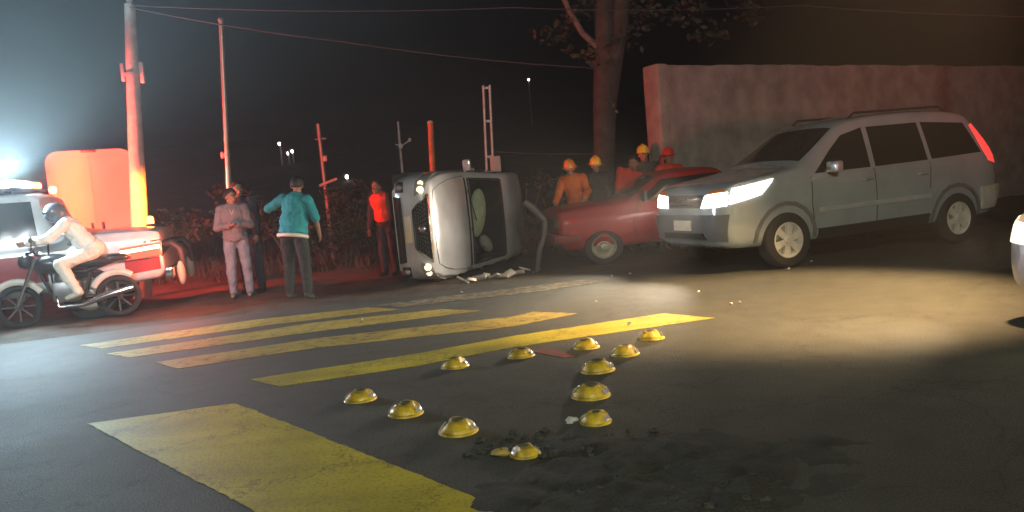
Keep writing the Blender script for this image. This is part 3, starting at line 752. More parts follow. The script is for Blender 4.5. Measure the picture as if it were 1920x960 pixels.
# work beacon on the far bed rail, red-amber, shining on the van and pole behind
bk = MB(); bk.lathe([(.07, 1.2), (.07, 1.24), (.05, 1.26)], c=(-2.1, -.80, 0), n=16); bko = bk.build('beacon_base', BLACKP, tk, smooth=True)
bk = MB(); bk.lathe([(.055, 1.26), (.055, 1.34), (.04, 1.37), (0, 1.38)], c=(-2.1, -.80, 0), n=16); bk.build('beacon_dome', emit('amber_beacon', (1, .25, .05), 12), bko, smooth=True)
lamp('amber_beacon_light', 'SPOT', (-2.1, -.80, 1.50), 1050, (1, .14, .015), tk, spot_size=math.radians(84), spot_blend=.5, shadow_soft_size=.08).rotation_euler = V((.42, -1, .10)).to_track_quat('-Z', 'Y').to_euler()
lamp('light_bar_flash', 'SPOT', (-.52, .3, 2.12), 7000, (.55, .84, 1), tk, spot_size=math.radians(130), spot_blend=.7, shadow_soft_size=.12).rotation_euler = V((-.2, .55, 1)).to_track_quat('-Z', 'Y').to_euler()
lamp('tail_light_glow', 'POINT', (-2.66, 1.35, .92), 95, (1, .14, .05), tk, shadow_soft_size=.06)
lamp('light_bar_red_glow', 'SPOT', (-.55, -.80, 2.1), 1900, (1, .06, .03), tk, spot_size=math.radians(125), spot_blend=.4, shadow_soft_size=.08).rotation_euler = V((-.75, -.70, -.02)).to_track_quat('-Z', 'Y').to_euler()

# ---------------------------------------------------------------- white panel van seen from the rear
q0, q1 = atd(104, 440, 15.2), atd(268, 440, 15.2)
vr_ = math.atan2(-(q0.x+q1.x)/2, 15.2)
van = empty('panel_van', ((q0.x+q1.x)/2, 15.2, 0), vr_, 'white panel van seen from the rear, glowing orange beside the concrete pole', 'van')
vw = (q1.x-q0.x)*math.cos(vr_); vt = atd(170, 281, 15.2).z
def rrect(w, z0, z1, r):
    o = [(-w/2, z0), (w/2, z0)]
    for k in range(7): a = PI/2*k/6; o.append((w/2-r+r*math.cos(a), z1-r+r*math.sin(a)))
    for k in range(7): a = PI/2+PI/2*k/6; o.append((-w/2+r+r*math.cos(a), z1-r+r*math.sin(a)))
    return o
VW = mat('van_white_paint', (.66, .58, .46), .4, var=.1, scale=2, coat=.3)
def yprism(mb, poly, y0, y1):
    n = len(poly); mb.add([(a, y0, b) for a, b in poly]+[(a, y1, b) for a, b in poly], [tuple(range(n)), tuple(range(2*n-1, n-1, -1))]+[(i, n+i, n+(i+1) % n, (i+1) % n) for i in range(n)]); return mb
yprism(MB(), rrect(vw, .42, vt, .22), 0, 4.4).build('body', VW, van, smooth=30)
for sg in (-1, 1):
    d = MB(); w2 = vw/2-.05
    pl = [(0.012, .62), (w2, .62)]+[(w2-.18+.18*math.cos(PI/2*k/6), vt-.09-.18+.18*math.sin(PI/2*k/6)) for k in range(7)]+[(.012, vt-.09)]
    pl = [(sg*a, b) for a, b in pl]
    do = yprism(d, pl, -.03, .0).build('rear_door', VW, van, smooth=30)
    hn_ = MB(); hn_.box((sg*.09, -.045, 1.25), (.05, .04, .18), bev=.01); hn_.build('handle', BLACKP, do, smooth=True)
    for z in (.9, 1.6, vt-.35):
        hh = MB(); hh.tube([(sg*(w2+.0), -.045, z-.06), (sg*(w2+.0), -.045, z+.06)], .018, 8); hh.build('hinge', VW, do, smooth=True)
    l_ = MB(); l_.box((sg*(vw/2-.03), -.03, .75), (.09, .05, .28), bev=.015); l_.build('tail_lamp', REDLENS, van, smooth=True)
    wheel(van, sg*(vw/2-.13), .75, .34, .2, sg, 'steel').rotation_euler = (0, 0, PI/2); wheel(van, sg*(vw/2-.13), 3.6, .34, .2, sg, 'steel').rotation_euler = (0, 0, PI/2)
d = MB(); d.box((0, -.02, vt-.02), (.26, .06, .05), bev=.015); d.build('high_brake_lamp', mat('dark_red_lens', (.12, .02, .02), .2), van, smooth=True)
d = MB(); d.box((0, -.09, .5), (vw*.96, .16, .14), bev=.03); d.build('rear_bumper', BLACKP, van, smooth=True)
d = MB(); d.box((-.3, -.036, .8), (.42, .012, .14)); d.build('licence_plate', PLATE, van)

# ---------------------------------------------------------------- people
SKIN = mat('skin', (.36, .20, .13), .55, var=.1, scale=20)
HAIR = mat('dark_hair', (.015, .012, .01), .6)
EYEW = mat('eye_white', (.7, .7, .68), .3); EYED = mat('iris', (.02, .012, .01), .2); LIP = mat('lip', (.28, .11, .09), .5)
def skinmesh(name, mb, m, parent, vox, sm=3):
    o = mb.build(name, m, parent, norm=False)
    a = o.modifiers.new('r', 'REMESH'); a.mode = 'VOXEL'; a.voxel_size = vox; a.use_smooth_shade = True
    b = o.modifiers.new('s', 'SMOOTH'); b.factor = .5; b.iterations = sm
    if name in ('jacket', 'shirt', 'trousers', 'vest'):
        for sz, st in ((.11, .028), (.045, .012)):
            t_ = bpy.data.textures.get('fold%g' % sz) or bpy.data.textures.new('fold%g' % sz, 'CLOUDS'); t_.noise_scale = sz; t_.noise_depth = 1
            d = o.modifiers.new('d', 'DISPLACE'); d.texture = t_; d.strength = st; d.mid_level = .5
    return baked(o)
def person(label, loc, rz, H=1.72, lean=(0, 0), arms=None, legs=None, head=(0, 0), top=None, bottom=None, shoe=None, hat=None, sleeves='long', vest=None,
           hem=None, cat='person', group=None, hood=None, vox=.011, pelvis=None, twist=0, hair=True, collar=None, bulk=.0):
    """lean = (forward, right) radians; arms/legs = (upper direction, lower direction) for left then right, x right, y forward, z up"""
    k = H/1.72
    root = empty('person', loc, rz, label, cat, group)
    ln = Matrix.Rotation(-lean[0], 3, 'X') @ Matrix.Rotation(lean[1], 3, 'Y') @ Matrix.Rotation(twist, 3, 'Z')
    legs = legs or [((-.06, .03, -1), (-.02, -.04, -1)), ((.06, .03, -1), (.02, -.04, -1))]
    arms = arms or [((-.2, .05, -1), (-.05, .25, -1)), ((.2, .05, -1), (.05, .25, -1))]
    U = lambda d: V(d).normalized()
    J = {}
    pel = V((0, 0, 0))
    for sd, sg, (a, b) in (('l', -1, legs[0]), ('r', 1, legs[1])):
        J['hip'+sd] = V((sg*.095*k, 0, -.02*k)); J['knee'+sd] = J['hip'+sd]+U(a)*.43*k; J['ank'+sd] = J['knee'+sd]+U(b)*.41*k
    low = min(J['ankl'].z, J['ankr'].z)
    off = V((0, 0, -low+.085*k)) if pelvis is None else V(pelvis)
    for q in list(J): J[q] = J[q]+off
    pel = off
    up = lambda p: pel + ln @ (V(p)*k)
    J['chest'] = up((0, .0, .34)); J['neck'] = up((0, -.01, .53)); J['belly'] = up((0, .01, .16))
    hdc = J['neck'] + (ln @ V((0, .03, .135)))*k
    HR = Matrix.Rotation(head[0], 3, 'Z') @ Matrix.Rotation(-head[1], 3, 'X')
    for sd, sg, (a, b) in (('l', -1, arms[0]), ('r', 1, arms[1])):
        J['sh'+sd] = up((sg*.175, -.01, .475)); J['el'+sd] = J['sh'+sd]+U(a)*.29*k; J['wr'+sd] = J['el'+sd]+U(b)*.255*k
    def rot3(m_): return m_
    torso = lambda mb, e: (mb.ell(up((0, .0, .37)), ((.165+e)*k, (.112+e)*k, (.19+e)*k), ln), mb.ell(up((0, .012, .17)), ((.148+e+bulk)*k, (.108+e+bulk)*k, (.18+e)*k), ln),
                           mb.caps(up((-.12, -.01, .455)), (.062+e)*k, up((.12, -.01, .455)), (.062+e)*k), mb.caps(up((0, -.01, .42)), (.085+e)*k, up((0, -.005, .52)), (.056+e*.6)*k))
    pelv = lambda mb, e: mb.ell(pel+V((0, -.01, .02))*k, ((.16+e)*k, (.115+e)*k, (.12+e)*k))
    def leg(mb, sd, e, full=1):
        mb.caps(J['hip'+sd], (.083+e)*k, J['knee'+sd], (.056+e)*k)
        if full:
            mid = J['knee'+sd].lerp(J['ank'+sd], .3); mb.caps(J['knee'+sd], (.055+e)*k, mid, (.056+e)*k); mb.caps(mid, (.056+e)*k, J['ank'+sd], (.038+e)*k)
    def arm(mb, sd, e, part=2):
        mb.caps(J['sh'+sd], (.056+e)*k, J['el'+sd], (.041+e)*k)
        if part == 2: mb.caps(J['el'+sd], (.043+e)*k, J['wr'+sd].lerp(J['el'+sd], .06), (.030+e)*k)
    b = MB(); torso(b, 0); pelv(b, 0)
    b.caps(up((0, -.01, .50)), .055*k, hdc+V((0, 0, -.05*k)), .05*k)
    hp = lambda p: hdc + HR @ (V(p)*k)
    b.ell(hp((0, -.012, .025)), (.076*k, .095*k, .098*k), HR); b.ell(hp((0, .03, -.055)), (.056*k, .062*k, .065*k), HR); b.ell(hp((0, .055, -.092)), (.026*k, .024*k, .022*k), HR)
    b.caps(hp((0, .085, .01)), .010*k, hp((0, .107, -.028)), .015*k)
    for sg in (-1, 1): b.ell(hp((sg*.078, -.01, -.005)), (.012*k, .022*k, .034*k), HR)
    for sd in 'lr': leg(b, sd, 0); arm(b, sd, 0)
    for sd, sg in (('l', -1), ('r', 1)):                                # hands: palm, four fingers, thumb
        d = (J['wr'+sd]-J['el'+sd]).normalized(); w = J['wr'+sd]
        side = V((0, 1, 0)) - d*d.y
        if side.length < .2: side = V((0, 0, 1)) - d*d.z
        side.normalize(); nrm = d.cross(side)*sg
        b.caps(w, .027*k, w+d*.03*k, .028*k)
        for j, (o_, L, c) in enumerate(((.030, .072, .35), (.010, .080, .4), (-.011, .074, .45), (-.030, .058, .5))):
            a0 = w+d*.085*k+side*o_*k; b.caps(w+d*.025*k+side*o_*.6*k, .016*k, a0, .0125*k, 8, 3)
            a1 = a0+(d*math.cos(c*.6)-nrm*math.sin(c*.6))*L*.5*k; a2 = a1+(d*math.cos(c*2)-nrm*math.sin(c*2))*L*.5*k
            b.caps(a0, .0105*k, a1, .0095*k, 8, 3); b.caps(a1, .0095*k, a2, .008*k, 8, 3)
        t0 = w+d*.03*k+side*.026*k; t1 = t0+(d*.7+side*.6-nrm*.25).normalized()*.04*k; t2 = t1+(d*.9+side*.2-nrm*.3).normalized()*.03*k
        b.caps(t0, .014*k, t1, .0115*k, 8, 3); b.caps(t1, .0115*k, t2, .009*k, 8, 3)
    fd = {}
    for sd in 'lr':
        sh_ = (J['ank'+sd]-J['knee'+sd]).normalized(); f = V((0, 1, 0)) - sh_*sh_.y*.7; f = V((f.x, f.y, min(f.z, .0) if sh_.z < -.75 else f.z)).normalized(); fd[sd] = f
        b.caps(J['ank'+sd]+V((0, 0, -.03))*k, .036*k, J['ank'+sd]+f*.13*k+V((0, 0, -.05))*k, .028*k)
    body = skinmesh('body', b, SKIN, root, min(vox, .010), 2)
    for sg in (-1, 1):
        e = MB(); e.ell(hp((sg*.030, .079, .012)), (.013*k, .008*k, .008*k), HR, 10, 6); eo = e.build('eye', EYEW, root, smooth='all')
        e = MB(); e.ell(hp((sg*.030, .0855, .012)), (.0055*k, .003*k, .0055*k), HR, 8, 5); e.build('iris', EYED, eo, smooth='all')
        e = MB(); e.caps(hp((sg*.014, .088, .032)), .005*k, hp((sg*.046, .078, .033)), .004*k, 6, 2); e.build('eyebrow', HAIR, root, smooth='all')
    e = MB(); e.caps(hp((-.02, .088, -.062)), .006*k, hp((.02, .088, -.062)), .006*k, 6, 2); e.build('mouth', LIP, root, smooth='all')
    if top is not None:
        c = MB(); torso(c, .026)
        c.ell(up((0, .005, .04)), ((.185+bulk*.7)*k, (.145+bulk*.7)*k, .11*k), ln); c.lathe([(.17+bulk*.7, -.06), (.182+bulk*.7, 0), (.18+bulk*.7, .05), (.0, .06), (0, -.06)], n=24, c=(0, 0, 0)); nl = 5*24
        c.v[-nl:] = [tuple(up((x, y*.8, z+.0))) for x, y, z in c.v[-nl:]]
        for sd in 'lr': arm(c, sd, .024, 2 if sleeves == 'long' else 1)
        if hood: c.ell(up((0, -.09, .50)), (.10*k, .07*k, .075*k), ln)
        skinmesh('jacket' if sleeves == 'long' else 'shirt', c, top, root, vox, 3)
        if collar:
            c = MB(); c.tube([up((-.045, .085, .50)), up((0, .128, .40)), up((.045, .085, .50))], .012*k, 6); c.build('hood_cord', collar, root, smooth='all')
        if hem:
            c = MB(); c.lathe([(1.0, -.018), (1.06, 0), (1.0, .018), (.9, 0)], n=28, closed=True)
            c.v = [tuple(up((x*.216, y*.168, -.045+z*1.6))) for x, y, z in c.v]; c.build('shirt_hem', hem, root, smooth='all')
    if bottom is not None:
        c = MB(); pelv(c, .013)
        for sd in 'lr': leg(c, sd, .024)
        skinmesh('trousers', c, bottom, root, vox, 2)
    if shoe is not None:
        for sd in 'lr':
            c = MB(); a0 = J['ank'+sd]; f = fd[sd]; c.caps(a0+V((0, 0, -.035))*k-f*.03*k, .045*k, a0+f*.14*k+V((0, 0, -.045))*k, .036*k); c.caps(a0+V((0, 0, -.02))*k, .046*k, a0+V((0, 0, .03))*k, .045*k)
            skinmesh('shoe', c, shoe, root, vox, 2)
    if vest is not None:
        c = MB(); torso(c, .042); vo = skinmesh('vest', c, vest[0], root, vox, 3)
        if vest[1]:
            for z in (.16, .30):
                c = MB(); c.lathe([(1, -.022), (1.03, 0), (1, .022), (.9, 0)], n=28, closed=True)
                c.v = [tuple(up((x*.21, y*.16, z+zz))) for x, y, zz in c.v]; c.build('reflective_band', vest[1], vo, smooth='all')
    if hat is not None:
        c = MB(); c.lathe([(.108, 0), (.107, .03), (.098, .075), (.07, .115), (.03, .132), (0, .135)], n=24)
        c.lathe([(.108, 0), (.14, -.006), (.142, -.012), (.1, -.008)], n=24, closed=False)
        c.tube([(0, .105, .03), (0, .075, .115), (0, 0, .142), (0, -.075, .115), (0, -.105, .03)], .014, 8)
        c.v = [tuple(hp((x*.95, y*1.1-.01, z+.045))) for x, y, z in c.v]; c.build('helmet', hat, root, smooth=True)
    elif hair:
        c = MB(); c.ell((0, 0, 0), (1, 1, 1), nu=22, nv=14, keep=lambda m_: m_.z*.75-m_.y*.85 > -.12)
        c.v = [tuple(hp((x*.083, y*.104-.014, z*.106+.026))) for x, y, z in c.v]
        ho = c.build('hair', HAIR, root, smooth='all'); md = ho.modifiers.new('s', 'SOLIDIFY'); md.thickness = .012; md.offset = 1; baked(ho)
    return root, J, hdc
del_later = []
def gp(px, py): return at(px, py, .0)
# man in grey hooded top, arms folded, looking right
pm, J, _ = person('man in a grey hooded sweatshirt and pale jeans beside the thin pole', gp(455, 556), math.radians(180+12), 1.68,
       arms=[((-.28, .12, -1), (.75, .62, .12)), ((.28, .12, -1), (-.75, .62, .05))], head=(math.radians(40), .18), lean=(.08, 0), bulk=.02,
       top=mat('grey_sweatshirt', (.21, .19, .21), .9, var=.2, bump=.4, bscale=25), bottom=mat('pale_jeans', (.24, .27, .33), .9, var=.25, bump=.3, bscale=40), shoe=mat('grey_shoe', (.2, .2, .2), .7), hood=True, collar=mat('white_cord', (.6, .58, .55), .8))
p_ = gp(480, 556); p_ = p_*1.05; p_.z = 0
person('person in dark clothes behind the man in grey, bright face over his shoulder', p_, math.radians(180-14), 1.80, head=(math.radians(50), .1), top=mat('dark_navy_top', (.025, .025, .04), .9), bottom=mat('navy_trousers', (.03, .03, .05), .9), shoe=mat('black_boot', (.02, .02, .02), .5), lean=(.05, .12))
# man in teal shirt seen from behind, hand raised to his head
pm, J, _ = person('man in a teal shirt seen from behind, left elbow held out', gp(563, 560), math.radians(-8), 1.78,
       arms=[((-.92, .15, -.42), (.25, .95, -.05)), ((.38, -.05, -1), (-.05, .35, -.6))], legs=[((-.10, .20, -1), (-.06, -.12, -1)), ((.14, -.12, -1), (.12, -.34, -1))], head=(.35, .55), lean=(.20, .10), bulk=.035,
       top=mat('teal_shirt', (.02, .30, .36), .85, var=.2, bump=.3, bscale=15), sleeves='short', hem=mat('white_hem', (.75, .75, .68), .7), bottom=mat('dark_trousers', (.03, .035, .035), .9), shoe=mat('dark_shoe', (.05, .05, .05), .6))
# rescuers
ORV = mat('orange_jacket', (.75, .16, .02), .7, var=.2, bump=.3, bscale=15); REFL = mat('reflective_tape', (.75, .75, .7), .3, .3)
DKT = mat('navy_trousers', (.03, .03, .05), .9); HRED = mat('red_vest', (.8, .06, .02), .6, var=.15); HYE = mat('yellow_helmet', (.85, .62, .03), .25, coat=1); HOR = mat('orange_helmet', (.85, .28, .03), .25, coat=1)
def there(px, D): 
    p_ = atd(px, 400, D); return V((p_.x, D, 0))
BOOT = mat('black_boot', (.02, .02, .02), .5)
GRP = None
person('person in a red vest standing behind the overturned car, partly hidden by its bumper', there(722, 13.7), math.radians(150), 1.66, lean=(.22, 0), vest=(HRED, None), top=mat('dark_jumper', (.04, .03, .03), .9), bottom=DKT, shoe=BOOT, vox=.016)
person('rescuer in an orange jacket and orange helmet bending over the red bonnet', there(1086, 14.0), math.radians(165), 1.72, lean=(.30, .1), top=ORV, vest=(ORV, None), bottom=DKT, shoe=BOOT, hat=HOR, head=(0, .3), vox=.016,
       arms=[((-.4, .5, -1), (.1, .8, -.4)), ((.35, .4, -1), (.0, .8, -.4))])
person('rescuer in dark clothes and a yellow helmet next to the orange jacket', there(1120, 14.6), math.radians(190), 1.72, lean=(.15, 0), top=mat('dark_turnout', (.05, .045, .045), .8), bottom=DKT, shoe=BOOT, hat=HYE, head=(.2, .2), vox=.016)
person('rescuer in a red jacket leaning over between the two yellow helmets', there(1168, 14.4), math.radians(170), 1.76, lean=(.28, -.38), top=HRED, bottom=DKT, shoe=BOOT, head=(-.2, .1), vox=.016)
person('rescuer in a yellow helmet behind the red pickup cab', there(1213, 14.6), math.radians(175), 1.84, lean=(.05, 0), top=mat('grey_turnout', (.09, .085, .08), .8), bottom=DKT, shoe=BOOT, hat=HYE, head=(.3, 0), vox=.016)
person('person in a red hooded top beside the end of the wall', there(1260, 14.1), math.radians(185), 1.74, top=HRED, bottom=DKT, shoe=BOOT, hood=True, hat=mat('red_cap', (.5, .04, .03), .6), vox=.016)

# ---------------------------------------------------------------- motorcycle and rider
fr_, rr_ = at(42, 616), at(228, 594)
mdir = (fr_-rr_); mdir.z = 0; wb = mdir.length; mdir.normalize(); rz = math.atan2(mdir.y, mdir.x)
mc = empty('motorcycle', rr_.lerp(fr_, .5)*V((1, 1, 0)).length/V((1, 1, 0)).length, rz, 'dark motorcycle ridden leftwards in front of the emergency pickup', 'motorcycle')
mc.location = ((rr_.x+fr_.x)/2, (rr_.y+fr_.y)/2, 0)
kx = wb/2; R = .30
for x in (kx, -kx):
    m = MB(); m.lathe([(R-.045+.045*math.cos(a), .045*math.sin(a)) for a in [2*PI*i/12 for i in range(12)]], axis='Y', n=36, closed=True)
    wo = m.build('wheel', TYRE, mc, smooth='all', loc=(x, 0, R))
    m = MB(); m.lathe([(R-.075, -.03), (R-.06, 0), (R-.075, .03), (R-.085, 0)], axis='Y', n=32, closed=True); m.lathe([(0, -.06), (.045, -.055), (.045, .055), (0, .06)], axis='Y', n=16)
    for i in range(8):
        a = 2*PI*i/8; m.tube([(.04*math.cos(a), 0, .04*math.sin(a)), ((R-.08)*math.cos(a), 0, (R-.08)*math.sin(a))], .012, 6)
    m.build('rim', mat('bike_rim', (.14, .14, .14), .4, .5), wo, smooth=True)
MCB = mat('bike_black', (.04, .04, .045), .3, .2, coat=1); MCW = mat('bike_white', (.72, .70, .62), .3, coat=1)
m = MB(); 
for y in (-.09, .09): m.tube([(kx, y, R), (kx-.28, y, .92)], .026, 10)
m.tube([(kx-.27, -.11, .9), (kx-.27, .11, .9)], .025); m.build('fork', CHROME, mc, smooth=True)
m = MB(); m.tube([(kx-.28, -.38, 1.02), (kx-.30, -.2, 1.06), (kx-.28, 0, .98), (kx-.30, .2, 1.06), (kx-.28, .38, 1.02)], .014, 8); m.tube([(kx-.28, -.40, 1.02), (kx-.3, -.28, 1.04)], .022); m.tube([(kx-.28, .40, 1.02), (kx-.3, .28, 1.04)], .022); m.build('handlebar', BLACKP, mc, smooth=True)
m = MB(); m.tube([(kx-.26, 0, .88), (.1, 0, .72), (-.25, 0, .70), (-kx+.1, 0, .78)], .03); m.tube([(kx-.28, 0, .8), (.18, 0, .35), (-.2, 0, .32), (-.3, 0, .68)], .026); m.tube([(-.2, .1, .36), (-kx, .1, R)], .03); m.tube([(-.2, -.1, .36), (-kx, -.1, R)], .03); m.build('frame', BLACKP, mc, smooth=True)
m = MB(); m.box((0, 0, .45), (.36, .28, .3), bev=.05); m.ell((.02, 0, .62), (.14, .12, .14)); m.build('engine', mat('engine_grey', (.25, .25, .25), .4, .8), mc, smooth=True)
m = MB(); m.ell((.14, 0, .84), (.27, .15, .14)); m.build('fuel_tank', MCB, mc, smooth='all')
m = MB(); m.ell((-.32, 0, .82), (.38, .14, .075)); m.build('saddle', BLACKP, mc, smooth='all')
m = MB(); m.ell((-.62, 0, .84), (.22, .1, .07)); m.build('tail_cowl', MCB, mc, smooth='all')
m = MB(); m.box((-.83, 0, .83), (.03, .12, .05), bev=.01); m.build('tail_lamp', REDLENS, mc, smooth=True)
m = MB(); m.tube([(.12, .14, .4), (.1, .17, .25), (-.2, .18, .25), (-.45, .2, .33), (-.86, .22, .42)], [.02, .022, .03, .05, .045], 12); m.build('exhaust', CHROME, mc, smooth=True)
for j, x in enumerate((kx, -kx)):
    m = MB()
    for a0, a1 in (((.3, 2.6)) if j == 0 else ((.5, 2.2)),):
        pts = [(x+(R+.04)*math.cos(a), 0, R+(R+.04)*math.sin(a)) for a in [a0+(a1-a0)*i/10 for i in range(11)]]; m.tube(pts, .05, 8)
    m.build('mudguard', MCW, mc, smooth=True)
m = MB(); m.ell((kx-.16, 0, .9), (.10, .1, .1)); ho = m.build('headlamp', MCB, mc, smooth='all')
m = MB(); m.lathe([(0, .03), (.06, .02), (.085, 0)], axis='X', c=(kx-.08, 0, .9), n=18); m.build('lens', LENS, ho, smooth=True)
for sg in (-1, 1):
    m = MB(); m.tube([(kx-.3, sg*.26, 1.04), (kx-.33, sg*.33, 1.17)], .008, 6); m.ell((kx-.33, sg*.35, 1.2), (.02, .07, .045)); m.build('mirror', BLACKP, mc, smooth=True)
WH = mat('white_jacket', (.88, .87, .80), .7, var=.1, bump=.4, bscale=12)
rd, J, hc = person('motorcycle rider in pale jacket and trousers crouched over the handlebar', mc.location, rz-PI/2, 1.74, lean=(.62, 0), pelvis=(0, -.38, .98), head=(0, -.15),
    arms=[((-.25, .75, -.65), (.12, 1, -.12)), ((.25, .75, -.65), (-.12, 1, -.12))], legs=[((-.30, .9, -.30), (.08, -.45, -1)), ((.30, .9, -.30), (-.08, -.45, -1))],
    top=WH, bottom=mat('cream_trousers', (.76, .74, .64), .8, var=.12, bump=.3, bscale=12), shoe=mat('pale_shoe', (.5, .5, .42), .6), hair=False)
m = MB(); HRr = Matrix.Identity(3); m.ell(hc+V((0, .01, .02)), (.125, .15, .14)); hel = m.build('helmet', mat('helmet_grey', (.12, .12, .14), .2, coat=1), rd, smooth='all')
m = MB(); m.ell(hc+V((0, .03, .03)), (.122, .137, .06), keep=lambda q: q.y > .3); m.build('visor', TINT, hel, smooth='all')

# ---------------------------------------------------------------- pale car at the right edge, only its lit corner in view
GP = mat('pale_car_paint', (.45, .45, .48), .3, .5, coat=.8)
ec_ = empty('waiting_car', label='pale car at the right edge of the road, only its front corner showing', cat='car')
e = Shape([(2.1, .42), (2.1, .62), (2.03, .78), (1.85, .86), (1.4, .95), (.95, 1.02), (.75, 1.06), (-.02, 1.42), (-.35, 1.47), (-1.0, 1.45), (-1.5, 1.1), (-1.9, 1.04), (-2.1, .95), (-2.12, .5)],
          [(2.1, .34), (2.02, .22), (1.7, .19), (-1.8, .22), (-2.1, .36)], [(2.1, .60), (2.03, .76), (1.8, .84), (1.3, .87), (-1.5, .87), (-2.0, .8), (-2.12, .7)], [(2.1, .88), (-2.1, 1.0)], .6)
bd = e.body('body', [GP, DARKIN], ec_)
boolean(bd, arch_cutters([(1.3, .31), (-1.3, .31)], .37, .87, .22))
for x in (1.3, -1.3):
    for sg in (1, -1): wheel(ec_, x, sg*.77, .31, .2, sg, 'spoke')
for sd, sg in (('L', 1), ('R', -1)):
    e.part('window', TINT, ec_, (sd, [(.64, 1.0), (-1.3, 1.06)], [(.08, 1.34), (-1.0, 1.36)]))
    hl = MB(); e.patch(hl, 'F', [(.42*sg, .60), (.72*sg, .62)], [(.44*sg, .74), (.70*sg, .78)], off=.012); e.patch(hl, sd, [(2.0, .64), (1.72, .74)], [(1.96, .80), (1.6, .85)], off=.012)
    hl.build('headlight', emit('dipped_headlight', (1, .86, .7), 1.3), ec_, smooth=40)
    mr = MB(); y = e.hw(.62, .98); mr.box((.6, sg*(y+.1), 1.02), (.1, .19, .13), bev=.03); mr.build('mirror', GP, ec_, smooth=True)
e.part('windshield', TINT, ec_, ('T', [(.80, -.66), (.80, .66)], [(.02, -.53), (.02, .53)]), n=10)
e.part('grille', BLACKP, ec_, ('F', [(-.34, .58), (.34, .58)], [(-.36, .72), (.36, .72)]))
e.part('lower_intake', DARKIN, ec_, ('F', [(-.5, .26), (.5, .26)], [(-.5, .4), (.5, .4)]))
e.part('licence_plate', PLATE, ec_, ('F', [(-.2, .44), (.2, .44)], [(-.2, .54), (.2, .54)]), off=.02)
lb = MB(); lb.box((-.35, 0, 1.53), (.28, 1.0, .05), bev=.015); lbo = lb.build('light_bar', BLACKP, ec_, smooth=True)
for k in range(4):
    m_ = MB(); m_.box((-.35, -.36+.24*k, 1.60), (.22, .22, .10), bev=.03); m_.build('beacon', LBR, lbo, smooth=True)
th = math.radians(80); hd = V((-math.sin(th), -math.cos(th), 0)); rz = math.atan2(hd.y, hd.x); RE = Matrix.Rotation(rz, 3, 'Z')
cn = atd(1912, 462, 6.1)
ec_.location = V((cn.x, cn.y, 0)) - RE @ V((2.05, -.62, 0)); ec_.rotation_euler = (0, 0, rz)
for sg in (1, -1):
    lamp('headlight_beam', 'SPOT', (2.16, sg*.58, .68), (240 if sg < 0 else 20), (1, .72, .45), ec_, spot_size=math.radians(105), spot_blend=1, shadow_soft_size=.08).rotation_euler = V((3.0, -1.0, -.50)).to_track_quat('-Z', 'Y').to_euler()
lamp('red_beacon_light', 'SPOT', (-.35, -.2, 1.72), 1900, (1, .08, .11), ec_, spot_size=math.radians(130), spot_blend=.6, shadow_soft_size=.12).rotation_euler = V((-.1, -.75, .95)).to_track_quat('-Z', 'Y').to_euler()

# ---------------------------------------------------------------- poles, posts, wires
CONC = mat('concrete', (.36, .34, .31), .9, var=.25, bump=.4, bscale=30)
GALV = mat('galvanised', (.42, .42, .42), .5, .6, var=.25)
WOOD = mat('orange_post_paint', (.55, .20, .06), .7, var=.3)
def base_at(px, py_top, D, lean_px):
    """ground point under a pole whose top shows at px"""
    t_ = atd(px, py_top, D); b_ = atd(px+lean_px, 480, D); return t_, V((b_.x, D, -.03))
pole = empty('utility_pole', label='tall concrete utility pole lit orange on one side behind the emergency pickup', cat='utility pole')
t_, b_ = atd(243, 8, 13.6), V((atd(268, 560, 13.6).x, 13.6, -.03)); pole.location = b_
top = t_-b_
MB().tube([(0, 0, 0), top*.5, top], [.155, .125, .085], 20).build('pole', CONC, pole, smooth=True)
cl = MB()
for z in (.70, .72): pass
p1 = top*((atd(250, 140, 13.6).z+.03)/top.z)
cl.lathe([(.125, -.03), (.14, -.03), (.14, .03), (.125, .03)], c=p1, n=20, closed=True); cl.box(p1+V((.16, 0, .02)), (.07, .07, .35), bev=.01); cl.box(p1+V((-.16, 0, .05)), (.06, .06, .3), bev=.01); cl.build('bracket', GALV, pole, smooth=True)
ins = MB(); ins.lathe([(.02, 0), (.05, .02), (.035, .05), (.055, .07), (.03, .11), (0, .12)], c=top+V((0, 0, -.02)), n=16); ins.build('insulator', mat('white_ceramic', (.8, .8, .78), .15, coat=1), pole, smooth=True)

tp = empty('thin_metal_pole', label='thin leaning metal pole just behind the man in the grey sweatshirt', cat='pole')
t_, b_ = atd(414, 40, 13.9), V((atd(440, 560, 13.9).x, 13.9, -.03)); tp.location = b_; top = t_-b_
MB().tube([(0, 0, 0), top], [.05, .038], 14).build('pole', mat('pale_metal_pole', (.55, .54, .52), .35, .7), tp, smooth=True)
cp = MB(); cp.lathe([(.042, 0), (.05, .01), (.04, .05), (0, .06)], c=top, n=14); cp.build('cap', GALV, tp, smooth=True)
cb = MB(); q = top*.51; cb.lathe([(.05, -.02), (.062, -.02), (.062, .02), (.05, .02)], c=q, n=14, closed=True); cb.box(q+V((-.08, 0, 0)), (.05, .04, .12), bev=.008); cb.build('clamp', GALV, tp, smooth=True)

